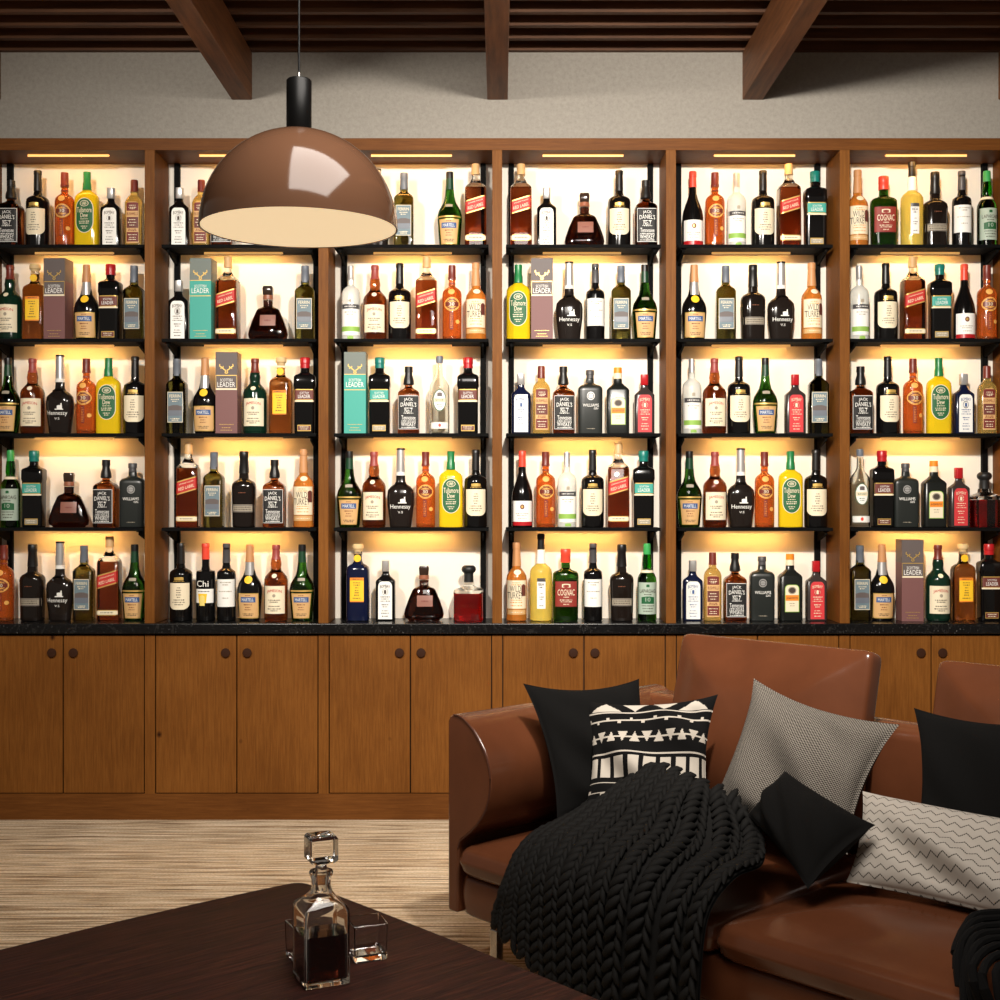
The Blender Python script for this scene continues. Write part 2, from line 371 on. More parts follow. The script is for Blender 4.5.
def rows(a, b, n, fr=.8):
    return [(a+(b-a)*i/max(1, n-1), fr*(.75+.25*((i*37) % 5)/4)) for i in range(n)]
WINEB = lambda W, s0, s1: [(.02, 3.4), (s0, 3.5), (s0+.05, 4.2), ((s0+s1)/2+.02, W*.80), (s1-.02, W*.95), (s1+.02, W), (1, W)]
KIND = {}
def k_jw():
    return B('whisky_bottle', 84, [(.295, 9.6), (.31, 10.2), (1, 10.4)], AMB, 7, 1, bname='body', caps=[
        ('neck', [(.10, 3.2), (.17, 3.2), (.20, 4.6), (.235, 6.2), (.262, 9.2), (.294, 10.0, 7)], CLR, 3), ('cap', [(0, 3.6), (.02, 3.9), (.09, 3.9), (.10, 4.1), (.13, 4.1)], pp('pale_gold_cap', (206, 164, 112), .4))], labels=[
        ('label', 'rect', .425, .585, 10.3, GOLD, 0, .3), ('+', 'rect', .44, .57, 10.3, REDP, 0, .3, 1), ('text', 'JOHNNIE WALKER', .472, 1.7, 14.5, CREAM, 0, .3), ('text', 'RED LABEL', .525, 3.0, 15.5, CREAM, 0, .3),
        ('label', 'rect', .865, .93, 10.3, GOLD), ('+', 'rect', .875, .92, 10.3, CREAM, 0, 0, 1), ('scrib', [(.897, .9)], 7, INK)])
def k_jd():
    return B('whiskey_bottle', 67.5, [(.24, 3.4, 2), (.30, 3.7, 2), (.33, 5.5, 3), (.36, 8.6, 5), (.39, 10, 6.5), (.43, 10.3, 7), (1, 10.3, 7)], BRN, 7, 1, caps=[
        ('cap', [(0, 3.9), (.085, 4)], CBLK), ('neck_seal', [(.085, 3.5), (.13, 3.6), (.20, 4.9), (.262, 5.2), (.275, 4.2)], CBLK)], labels=[
        ('label', 'rect', .44, .935, 9.9, WHT), ('+', 'rect', .447, .928, 9.6, BLKP, 0, 0, 1), ("text", "JACK", .5, 3.6, 9, WHT, 0, 0, .6), ("text", "DANIEL'S", .565, 4.2, 15.5, WHT, 0, 0, .8),
        ('text', 'No.7', .66, 4.2, 7.5, WHT), ('scrib', [(.625, .5), (.70, .55)], 8.6, WHT), ('text', 'Tennessee', .765, 4.2, 14, WHT), ('text', 'WHISKEY', .86, 4.4, 14.5, WHT), ('scrib', [(.815, .8), (.91, .8)], 8.6, WHT)])
def k_wine():
    return B('wine_bottle', 77.5, WINEB(10.8, .27, .395), BLK, caps=[('capsule', [(0, 3.3), (.01, 3.8), (.05, 3.8), (.055, 3.5), (.265, 3.8)], CBLK)], labels=[
        ('emblem', 'crest', .435, .475, 4.6, GOLD), ('scrib', [(.487, .9)], 6, GOLD),
        ('label', 'rbot', .51, .85, 9.6, CREAM), ('scrib', [(.57, .2), (.60, .28), (.63, .25), (.66, .3), (.69, .2), (.725, .62), (.755, .75), (.785, .5)], 8.5, INK)])
def k_brandy():
    return B('brandy_bottle', 75.4, [(.15, 3.1), (.275, 3.2), (.29, 4.2), (.32, 7.2), (.35, 8.7), (.39, 9.2), (.945, 9.2)], ORA, bname='body', caps=[
        ('cap', [(0, 3.5), (.06, 3.7), (.15, 3.6), (.16, 3.9), (.19, 3.9)], CBRN), ('neck_ring', [(.235, 3.4), (.25, 3.5)], CBRN), ('glass_foot', [(.945, 9.0), (.96, 9.2), (.985, 9.2), (1, 8.6)], CLR)], labels=[
        ('seal', 'oval', .325, .40, 3.3, GPR, -.6), ('emblem', 'oval', .435, .62, 7.6, GPR), ('+', 'oval', .462, .593, 6.4, CBRN, 0, 0, 1), ('+', 'oval', .475, .58, 5.6, GPR, 0, 0, 1), ('+', 'rect', .50, .555, 6.6, CBRN, 0, 0, 2), ('text', '30', .528, 3.4, 5, CREAM), ('scrib', [(.46, .55), (.596, .6)], 6, CBRN),
        ('label', 'rect', .635, .86, 1.7, DRED, -.5), ('scrib', [(.66+.022*i, .7) for i in range(9)], 1.5, ORP, -.5), ('seal', 'oval', .73, .785, 1.9, GPR, 5.6)])
def k_tull():
    return B('whiskey_bottle', 76, [(.20, 3.7), (.245, 4.2), (.265, 6), (.295, 9.4, 2.6), (.33, 11, 3), (.38, 11.4, 3.4), (1, 11.4, 3.4)], YEL, 3.4, .62, caps=[
        ('cap', [(0, 3.5), (.03, 3.6), (.13, 3.5), (.15, 4.0), (.24, 4.4)], CGRN)], labels=[
        ('label', 'stad', .355, .815, 8.9, CREAM), ('+', 'stad', .363, .807, 8.3, GRNP, 0, 0, 1), ('+', 'oval', .39, .47, 4.4, CREAM, 0, 0, 2), ('+', 'oval', .397, .463, 3.8, GRNP, 0, 0, 3), ('scrib', [(.415, .25), (.43, .35), (.445, .25)], 7, CREAM),
        ('text', 'Tullamore', .515, 5.2, 15, CREAM), ('text', 'Dew', .585, 4.6, 7.5, CREAM), ('scrib', [(.635, .55), (.665, .75), (.69, .7), (.73, .5), (.755, .3)], 7, CREAM)])
def k_gin(gl, lab, capm, ink, nm='gin_bottle', W=9.2, H=60):
    return B(nm, H, [(.15, 3.0, 2.5), (.21, 3.2, 2.5), (.26, 4.4, 3), (.325, 8.6, 6), (.35, W, 7), (1, W, 7)], gl, 7, .62, caps=[
        ('cap', [(0, 3.5), (.03, 3.6), (.17, 3.6), (.18, 3.2)], capm, 4)], labels=[
        ('label', 'arch', .345, .97, 6.9, lab), ('text', 'BOMBAY', .42, 3.0, 10, ink, 0, 0, .9), ('emblem', 'oval', .455, .575, 3.0, ink), ('+', 'oval', .468, .562, 2.4, lab, 0, 0, 1), ('+', 'crest', .485, .55, 1.1, ink, 0, 0, 2),
        ('scrib', [(.60, .75), (.635, .6), (.67, .8), (.73, .55), (.765, .4), (.83, .5), (.87, .6), (.92, .5)], 6.2, ink)])
def k_gin_red():
    r = k_gin(DGY, PNK, CRED, CREAM, W=9.4, H=59.5); return r
def k_bush():
    return B('whiskey_bottle', 68, [(.16, 3.2), (.22, 3.5), (.25, 5.4), (.29, 7.4, 3), (.34, 8.3, 4), (1, 8.3, 4)], GOLDL, 4, .75, caps=[
        ('cap', [(0, 3.2), (.02, 3.5), (.16, 3.6), (.18, 3.8)], CBRN)], labels=[
        ('label', 'arch', .335, .94, 6.3, TAN), ('+', 'arch', .345, .47, 5.8, DRED, 0, 0, 1), ('+', 'rect', .56, .72, 5.8, BRNP, 0, 0, 1), ('+', 'rect', .78, .92, 5.8, DRED, 0, 0, 1), ('text', 'BUSHMILLS', .515, 3.0, 10.8, DRED),
        ('scrib', [(.39, .6), (.42, .7), (.44, .5), (.60, .6), (.64, .8), (.68, .5), (.82, .8), (.86, .6), (.89, .7)], 5.4, CREAM), ('scrib', [(.74, .7), (.76, .8)], 5.4, DRED)])
def k_jame(gl, cap):
    return B('whiskey_bottle', 75.5, [(.17, 3.6), (.20, 4.6), (.25, 5.2), (.30, 4.8), (.335, 5.2), (.375, 7.8), (.415, 10.2), (.46, 11.2), (.97, 11.2), (1, 10.8)], gl, caps=[
        ('cap', [(0, 3.5), (.02, 3.9), (.055, 3.9), (.06, 3.5), (.15, 3.7), (.19, 4.7)], cap)], labels=[
        ('seal', 'oval', .375, .43, 2.5, CREAM), ('label', 'rect', .535, .90, 9.9, CREAM), ('text', 'JAMESON', .60, 3.5, 14.5, REDP, 0, 0, 1.0), ('+', 'oval', .64, .685, 1.6, STONE, 0, 0, 1), ('scrib', [(.72, .7), (.745, .5), (.80, .65), (.835, .75), (.86, .4)], 8.5, INK)])
def k_flute(gl, nm='liqueur_bottle'):
    r = B(nm, 76.5, [(.13, 3.6), (.22, 3.8), (.255, 5.0), (.275, 8.0, 3), (.30, 10, 3.4), (.34, 10.8, 3.6), (1, 10.8, 3.6)], gl, 3.6, .8, caps=[
        ('stopper', [(0, 4.8), (.015, 5.2), (.06, 5.2), (.07, 4.2), (.10, 3.6)], CORK), ('neck', [(.10, 4.0), (.13, 4.0), (.15, 3.7), (.22, 3.8)], CLR)], labels=[
        ('label', 'rect', .435, .75, 6.9, YELP), ('+', 'rect', .735, .75, 6.9, ORP, 0, 0, 1), ('+', 'rect', .435, .47, 6.9, ORP, 0, 0, 1), ('scrib', [(.50, .6), (.53, .5), (.565, .25), (.60, .3), (.63, .35), (.66, .4), (.70, .7)], 6, INK), ('scrib', [(.452, .8)], 6, INK)])
    b = MB()                                                  # yellow medallion hung on the neck
    b.loft([(-.0015, .0155, .0155, 2), (.0015, .0155, .0155, 2)], YELP, 20)
    m = b.obj('medallion', r, 38); m.matrix_local = Matrix.Translation((0, -4.6*S, 76.5*S*(1-.185))) @ Matrix.Rotation(math.radians(90), 4, 'X')
    return r
def k_box(side, top, band):
    root = empty('whisky_gift_box'); Hh = 81*S; wx = 10.8*S; b = MB(); tz = Hh*.72
    b.box(-wx, wx, -wx, wx, 0, tz, side); b.box(-wx, wx, -wx, wx, tz, Hh, top); b.obj('carton', root, 0, .0006)
    def rect(mb, x0, x1, t0, t1, m, o):
        y = -wx-.0004-o*.0004; z0, z1 = Hh*(1-t1), Hh*(1-t0)
        mb.add([(x0*S, y, z0), (x1*S, y, z0), (x1*S, y, z1), (x0*S, y, z1)], [(0, 1, 2, 3)], m)
    lb = MB()
    if band == 'burgundy':
        rect(lb, -10.8, 10.8, .27, .46, top, 0); rect(lb, -10.6, 10.6, .283, .292, GOLD, 1); rect(lb, -10.6, 10.6, .445, .465, CREAM, 1); rect(lb, -10.6, -10.2, .283, .46, GOLD, 1); rect(lb, 10.2, 10.6, .283, .46, GOLD, 1)
    else:
        rect(lb, -10.8, 10.8, .27, .46, side, 0); rect(lb, -10.6, 10.6, .27, .277, GOLD, 1); rect(lb, -10.6, 10.6, .46, .468, GOLD, 1)
    l = lb.obj('label_band', root, 0)
    def txt(mb, s, t, h, ww, m):
        vs, fs = text_mesh(s); mb.add([(x*ww*S, -wx-.0016, Hh*(1-t)+y*h*S) for x, y in vs], fs, m)
    t = MB(); txt(t, 'SCOTTISH', .345, 2.9, 12, WHT); txt(t, 'LEADER', .40, 4.8, 17.5, WHT); t.obj('lettering', l, 0)
    e = MB(); yy = -wx-.0012
    def strokes(pl, wd):
        for a, c in zip(pl, pl[1:]):
            d = Vector((c[0]-a[0], c[1]-a[1])); nn = Vector((-d.y, d.x)).normalized()*wd
            e.add([((p[0]+q*nn.x)*S, yy, (p[1]+q*nn.y)*S) for p, q in ((a, -1), (c, -1), (c, 1), (a, 1))], [(0, 1, 2, 3)], GOLD)
    zc = 81*.80
    for s in (-1, 1):
        strokes([(s*.6, zc-2.2), (s*2.5, zc-1), (s*4.6, zc+1.0), (s*6.8, zc+2.2)], .45); strokes([(s*4.6, zc+1.0), (s*5.6, zc-.6)], .35); strokes([(s*6.8, zc+2.2), (s*6.4, zc+4.2)], .4); strokes([(s*3.4, zc), (s*3.0, zc+2.2)], .35)
        strokes([(s*.4, zc-2.4), (s*1.4, zc-4.4), (0, zc-5.2)], .4)
    e.obj('emblem', root, 0)
    q = MB(); rr = random.Random(3)
    for t, fr, in ((.885, .8), (.925, .5), (.955, .65)):
        x = -9*fr
        while x < 9*fr:
            x2 = x+rr.uniform(.6, 1.6); rect(q, x, min(x2, 9*fr), t, t+.006, GOLD, 1); x = x2+.5
    q.obj('lettering', root, 0)
    return root
def k_mart(green):
    gl = DGR if green else BLK
    caps = [('cap', [(0, 3.4), (.03, 3.6), (.09, 3.5)], CBLK), ('neck_band', [(.09, 3.5), (.2, 3.8), (.235, 3.9)], CDG)] if green else \
        [('cap', [(0, 3.4), (.03, 3.6), (.10, 3.6), (.23, 4.2)], CTAN), ('neck_foil', [(.231, 3.9), (.40, 5.2)], SIL)]
    lab = [('seal', 'oval', .41, .51, 4.0, YELP)] if not green else [('emblem', 'crest', .435, .475, 3.6, STONE), ('neck_label', 'rect', .595, .615, 11.6, GOLD)]
    lab += [('label', 'trap' if green else 'rect', .635, .965, 10.0, GOLD), ('+', 'trap' if green else 'rect', .645, .955, 9.4, TAN, 0, 0, 1), ('+', 'rect', .685, .755, 7.4, NVP, 0, 0, 2), ('text', 'MARTELL', .72, 3.0, 12, WHT), ('scrib', [(.665, .3), (.785, .5), (.82, .3), (.85, .4)], 8, DRED), ('scrib', [(.905, .7), (.925, .6)], 7.5, INK)]
    return B('cognac_bottle', 76, [(.08, 3.3), (.22, 3.9), (.32, 4.6), (.40, 6.0), (.455, 8.4), (.51, 10.6), (.565, 11.6), (.62, 11.8), (.72, 11.3), (.97, 10.0), (1, 9.6)], gl, 2, .8 if green else .75, caps=caps, labels=lab)
def k_lead(capm, bandm):
    return B('whisky_bottle', 76.5, [(.13, 3.9, 2.5), (.19, 4.2, 2.5), (.215, 6, 4), (.235, 9.2, 6), (.255, 10.2, 7), (.37, 10.4, 7), (.395, 9.8, 7), (.42, 9.7, 7), (1, 9.5, 7)], BLK, 7, .8, caps=[
        ('cap', [(0, 4.4), (.01, 4.8), (.08, 4.8), (.085, 4.5), (.14, 4.6)], capm)], labels=[
        ('label', 'rect', .42, .585, 9.7, GOLD), ('+', 'rect', .432, .555, 9.2, bandm, 0, 0, 1), ('+', 'rect', .565, .585, 9.7, CREAM, 0, 0, 1), ('text', 'SCOTTISH', .468, 1.9, 9, WHT), ('text', 'LEADER', .515, 3.4, 12, WHT), ('label', 'rect', .885, .965, 6.6, GOLD), ('+', 'rect', .895, .955, 6.2, BRNP if bandm is not TEAL else STONE, 0, 0, 1), ('scrib', [(.912, .8), (.938, .7)], 5.6, CREAM)])
def k_oliv():
    return B('olive_glass_bottle', 75, [(.20, 3.6), (.25, 3.8, 2.5), (.275, 5.4, 3), (.31, 8.2, 5), (.345, 9.3, 7), (1, 9.3, 7)], OLV, 7, .8, caps=[
        ('cap', [(0, 3.6), (.07, 3.8), (.075, 3.6), (.225, 3.9)], CGRY)], labels=[
        ('label', 'rect', .445, .85, 7.6, CREAM), ('+', 'rect', .452, .842, 7.2, BLUP, 0, 0, 1), ('+', 'crest', .62, .76, 6.8, GRYC, 0, 0, 2), ('+', 'rect', .69, .76, 7.2, CGRY, 0, 0, 3), ('text', 'FERRIN', .50, 3.0, 11, CREAM), ('scrib', [(.545, .6), (.57, .4), (.80, .7), (.82, .5)], 6.5, CREAM)])
def k_henn():
    r = B('cognac_bottle', 79, [(.33, 4.2), (.42, 4.6), (.455, 6.0), (.485, 9.6, 2.3), (.53, 12.2, 2.6), (.60, 12.9, 2.6), (.72, 12.6, 2.6), (.90, 10.9, 2.6), (1, 10.4, 2.6)], dk('dark_brown_glass', (30, 24, 21), .12), 2.6, .62, caps=[
        ('neck_foil', [(.02, 3.9), (.10, 4.1), (.33, 4.4)], SIL), ('cap', [(0, 4.0), (.022, 4.2)], CBLK), ('foil_band', [(.30, 4.55), (.345, 4.6)], WHT)], labels=[
        ('emblem', 'crest', .64, .695, 2.6, WHT, 2.5), ('+', 'rect', .615, .65, .6, WHT, 4.2, .5), ('+', 'rect', .685, .697, 4.2, WHT, 2.0), ('text', 'Hennessy', .745, 5.4, 20, WHT), ('text', 'V.S', .808, 2.2, 5, WHT)])
    b = MB(); pts = [(5.6*math.cos(i*math.pi/9)*S, -5.4*S, 79*S*(1-.475)+3.0*math.sin(i*math.pi/9)*S) for i in range(19)]; b.tube(pts, .0032, BLK, 6)
    b.obj('medallion', r)
    return r
def k_laph():
    return B('whisky_bottle', 77, [(.13, 3.3), (.20, 4.0), (.27, 4.4), (.32, 4.0), (.36, 5.0), (.40, 7.4), (.445, 8.8), (.49, 9.1), (1, 9.1)], GRN, caps=[
        ('cap', [(0, 3.2), (.02, 3.5), (.14, 3.6)], CBGR), ('neck', [(.142, 3.8), (.20, 4.3), (.27, 4.6), (.315, 4.3)], BGRN), ('neck_ring', [(.345, 5.3), (.375, 6.2), (.38, 6.0)], CREAM)], labels=[
        ('label', 'rect', .50, .91, 8.9, GRYP), ('+', 'crest', .68, .775, 6.2, GRNP, 0, 0, 1), ('+', 'crest', .525, .56, 1.6, GRNP, 0, 0, 1), ('text', 'LAPHROAIG', .61, 3.6, 15.5, INK), ('text', '10', .72, 4, 5, GRYP), ('scrib', [(.655, .5), (.80, .8), (.835, .7), (.87, .6)], 7.5, INK)])
def k_xo():
    return B('cognac_decanter', 54.5, [(.255, 4.2, 2), (.36, 4.3, 2), (.385, 6, 2.2), (.41, 9.5, 2.4), (.44, 11, 2.5), (.62, 15.0, 2.8), (.80, 18.2, 2.8), (.88, 19.0, 2.8), (.95, 18.2, 2.8), (1, 15.5, 2.8)], XOB, 2.5, .42, caps=[
        ('stopper', [(0, 4.2), (.04, 4.9), (.15, 4.5), (.165, 4.0)], dk('smoky_stopper', (52, 38, 30), .15), 5), ('collar', [(.165, 4.6), (.235, 4.9), (.245, 4.4)], pp('copper_collar', (150, 92, 66), .35)), ('neck', [(.25, 4.6), (.375, 4.5)], CLR)], labels=[
        ('label', 'rect', .535, .735, 7.8, pp('copper_plaque', (134, 82, 66), .4), 1), ('scrib', [(.635, .55)], 6, DRED, 1)])
def k_matte():
    return B('gin_bottle', 64, [(.10, 3.6, 2.5), (.20, 3.8, 2.5), (.222, 5.4, 3), (.245, 9.4, 5), (.28, 11.2, 6), (.32, 11.6, 6), (1, 11.4, 6)], MBK, 6, .6, caps=[
        ('cap', [(0, 3.7), (.01, 4.1), (.075, 4.1), (.08, 3.5), (.13, 3.7)], CDGR)], labels=[
        ('emblem', 'oval', .345, .475, 3.9, SIL), ('+', 'oval', .362, .458, 3.2, MBK, 0, 0, 1), ('+', 'oval', .372, .448, 2.6, SIL, 0, 0, 2), ('+', 'rect', .408, .412, 3.6, MBK, 0, 0, 3), ('text', 'WILLIAMS', .555, 3.0, 16, WHT), ('text', 'GIN', .605, 2.0, 4.4, WHT, 5), ('scrib', [(.92, .5)], 8, STONE)])
def k_port():
    return B('port_bottle', 76, [(.28, 4.2), (.36, 4.6), (.38, 6.4), (.40, 9.4, 2.3), (.43, 10.9, 2.6), (.47, 11.4, 2.8), (.66, 11, 2.8), (.95, 10.6, 2.8), (1, 10.6, 2.8)], dk('smoky_brown_glass', (26, 20, 17), .1), 2.8, .9, caps=[
        ('capsule', [(0, 3.9), (.01, 4.3), (.09, 4.3), (.10, 4.0), (.29, 4.8)], CBLK)], labels=[
        ('label', 'rect', .70, .80, 11.0, STONE), ('+', 'rect', .705, .715, 11, GRYC, 0, 0, 1), ('+', 'rect', .787, .797, 11, GRYC, 0, 0, 1), ('scrib', [(.735, .9), (.765, .85)], 9.5, INK), ('scrib', [(.545, .6)], 6, pp('bronze_ink', (120, 66, 40)))])
def k_chi():
    r = B('wine_bottle', 77, WINEB(9, .29, .375), BLK, caps=[('capsule', [(0, 3.4), (.01, 3.8), (.05, 3.8), (.055, 3.5), (.205, 3.7)], CORED)], labels=[
        ('text', 'Chi', .515, 6.2, 12, WHT, -1), ('label', 'rect', .585, .765, 8.8, WHT), ('+', 'trap', .645, .765, 4.6, YELP, -1, 0, 1), ('+', 'crest', .665, .80, 2.6, pp('pale_gold_paper', (238, 214, 120)), -1.3, 0, 2), ('scrib', [(.615, .8)], 7, INK)])
    return r
def k_winew(capm=None):
    return B('wine_bottle', 77, WINEB(8.9, .27, .385), BLK, caps=[('capsule', [(0, 3.3), (.01, 3.6), (.05, 3.6), (.055, 3.4), (.25, 3.7)], CDGR)], labels=[
        ('label', 'rect', .46, .815, 8.7, WHT), ('scrib', [(.50, .7), (.53, .4), (.615, .85)], 7.5, STONE), ('scrib', [(.70, .4)], 7.5, STONE)])
def k_vodka():
    return B('vodka_bottle', 75, [(.18, 2.9), (.26, 3.0), (.275, 4.0), (.31, 7.0), (.35, 8.6), (.39, 9), (1, 9)], WHL, caps=[
        ('cap', [(0, 2.9), (.02, 3.2), (.17, 3.0), (.185, 3.4)], SIL)], labels=[
        ('emblem', 'crest', .455, .50, 1.6, STONE), ('label', 'rect', .525, .585, 8.85, CDGR), ('scrib', [(.555, .8)], 7.5, WHT), ('label', 'rect', .587, .93, 8.85, WHT), ('+', 'rect', .82, .885, 8.85, LGRN, 0, 0, 1), ('scrib', [(.63, .8), (.66, .5)], 7, STONE), ('emblem', 'crest', .945, .985, 3, LGRN)])
def k_oval():
    return B('spirit_bottle', 78, [(.10, 2.9), (.24, 3.2), (.285, 4.6), (.33, 7.2), (.375, 9.2), (.42, 9.5), (1, 9.5)], CLR, hollow=.9, caps=[
        ('cap', [(0, 3.2), (.02, 3.5), (.09, 3.4)], CGRY)], labels=[
        ('label', 'oval', .435, .715, 6.6, GRNP), ('+', 'oval', .446, .704, 5.9, WHT, 0, 0, 1), ('+', 'rect', .545, .60, 6.0, CREAM, 0, 0, 2), ('+', 'crest', .475, .525, 2.4, GRYC, 0, 0, 2), ('scrib', [(.565, .85), (.582, .8), (.63, .5), (.655, .4)], 5, GRNP), ('label', 'rect', .855, .935, 8.4, WHT), ('+', 'oval', .87, .915, 1.4, CORED, 0, 0, 1)])
def k_jag():
    return B('herbal_liqueur_bottle', 66.5, [(.13, 3.7, 2.5), (.23, 4.2, 2.5), (.27, 6.4, 4), (.315, 9.6, 6), (.345, 10.7, 7), (1, 10.6, 7)], DKG, 7, .7, caps=[
        ('cap', [(0, 3.9), (.085, 4.1)], COR), ('neck_label', [(.085, 3.9), (.17, 4.1)], CREAM)], labels=[
        ('label', 'arch', .455, .865, 7.2, LGRN), ('+', 'arch', .463, .857, 6.6, CREAM, 0, 0, 1), ('+', 'oval', .485, .595, 4.2, STONE, 0, 0, 2), ('+', 'oval', .50, .58, 3.2, INK, 0, 0, 3), ('+', 'rect', .61, .695, 6.6, ORP, 0, 0, 2), ('text', 'JÄGERMEISTER', .655, 2.8, 11.6, INK), ('scrib', [(.735, .5), (.77, .4)], 5.5, STONE)])
def k_turk():
    return B('bourbon_bottle', 78, [(.24, 3.4), (.325, 4.2), (.345, 5.4), (.38, 7.4), (.42, 9.2), (.47, 9.8), (1, 9.8)], TURK, caps=[
        ('cap', [(0, 3.5), (.02, 3.8), (.08, 3.8), (.085, 3.5), (.30, 4.4)], CTAN)], labels=[
        ('seal', 'oval', .345, .41, 3.6, CREAM, 1), ('label', 'rect', .475, .845, 9.4, TAN), ('+', 'rect', .482, .838, 9.2, CREAM, 0, 0, 1), ('text', 'WILD', .585, 6.0, 11, INK, -1), ('text', 'TURKEY', .67, 6.4, 15.5, INK, -1), ('+', 'crest', .53, .68, 2.0, BRNP, 7, 0, 2), ('scrib', [(.51, .5), (.535, .6), (.73, .7), (.76, .8), (.80, .7)], 8, ORP), ('label', 'rect', .855, .915, 9.6, TAN), ('scrib', [(.885, .85)], 8, CREAM)])
def k_cogn():
    return B('cognac_bottle', 71.6, [(.18, 4.1), (.27, 4.4), (.295, 6.4), (.315, 10.6, 2.6), (.345, 12.1, 3), (.40, 12.4, 3), (1, 11.8, 3)], DGR, 3, .75, caps=[
        ('cap', [(0, 4.4), (.01, 4.9), (.10, 4.9), (.105, 4.7), (.19, 4.8)], CORED)], labels=[
        ('label', 'rect', .445, .80, 10.8, DRED), ('+', 'rect', .452, .793, 10.5, pp('brick_paper', (140, 46, 36)), 0, 0, 1), ('text', 'COGNAC', .60, 6.2, 17, CREAM), ('+', 'crest', .48, .53, 4.2, CREAM, 0, 0, 2), ('+', 'oval', .492, .53, 3.2, pp('brick_paper', (140, 46, 36)), 0, 0, 3), ('scrib', [(.665, .3), (.705, .7), (.73, .6), (.765, .3)], 9, CREAM)])
def k_ytall():
    return B('spirit_bottle', 86.6, [(.16, 3.4), (.34, 4.2), (.36, 6.0), (.385, 8.6), (.42, 10.2), (.46, 10.6), (1, 10.4)], pm('lemon_glass', (248, 220, 104), .05, trans=.55), caps=[
        ('stopper', [(0, 2.8), (.01, 3.6), (.06, 3.6), (.065, 3.2), (.18, 3.5)], CBLK), ('neck_foil', [(.182, 3.7), (.34, 4.5)], WHT)], labels=[
        ('label', 'rect', .505, .855, 4.2, WHT, 0), ('+', 'rect', .505, .545, 4.2, CDGR, 0, 0, 1), ('text', 'BEA', .575, 2.6, 5.6, INK), ('scrib', [(.61, .5), (.68, .3), (.72, .6), (.745, .5), (.82, .6)], 3.6, INK)])
def k_redw():
    return B('wine_bottle', 76.6, [(.15, 3.3), (.29, 3.6), (.36, 5.0), (.45, 7.4), (.53, 9.2), (.60, 10), (1, 10)], BLK, caps=[
        ('capsule', [(0, 3.2), (.01, 3.6), (.07, 3.6), (.075, 3.3), (.21, 3.6)], CORED)], labels=[
        ('label', 'rect', .655, .975, 9.4, WHT), ('+', 'rect', .925, .975, 9.4, CRED, 0, 0, 1), ('+', 'oval', .70, .765, 2.2, BRNP, 0, 0, 1), ('+', 'oval', .715, .75, 1.1, GOLD, 0, 0, 2), ('scrib', [(.82, .8), (.845, .6), (.885, .5)], 8, STONE)])
def k_rdec():
    r = B('square_decanter', 55, [(.50, 13.4, 8), (1, 13.4, 8)], RDL, 8, 1, bname='liquid', caps=[
        ('stopper', [(0, 4.5), (.03, 6.4), (.07, 7.0), (.11, 6.4), (.14, 4.6), (.18, 4.4), (.30, 4.6)], dk('black_rubber', (28, 28, 28), .45)), ('neck', [(.30, 5), (.37, 5.4), (.40, 9, 4), (.44, 13.5, 7), (.495, 13.9, 8)], CLR, 6)])
    b = MB(); b.loft([(.001, 14.2*S, 14.2*S, 9), (55*S*.5, 14.2*S, 14.2*S, 9)], CLR, 40, top=False); b.obj('body', r, 38)
    return r
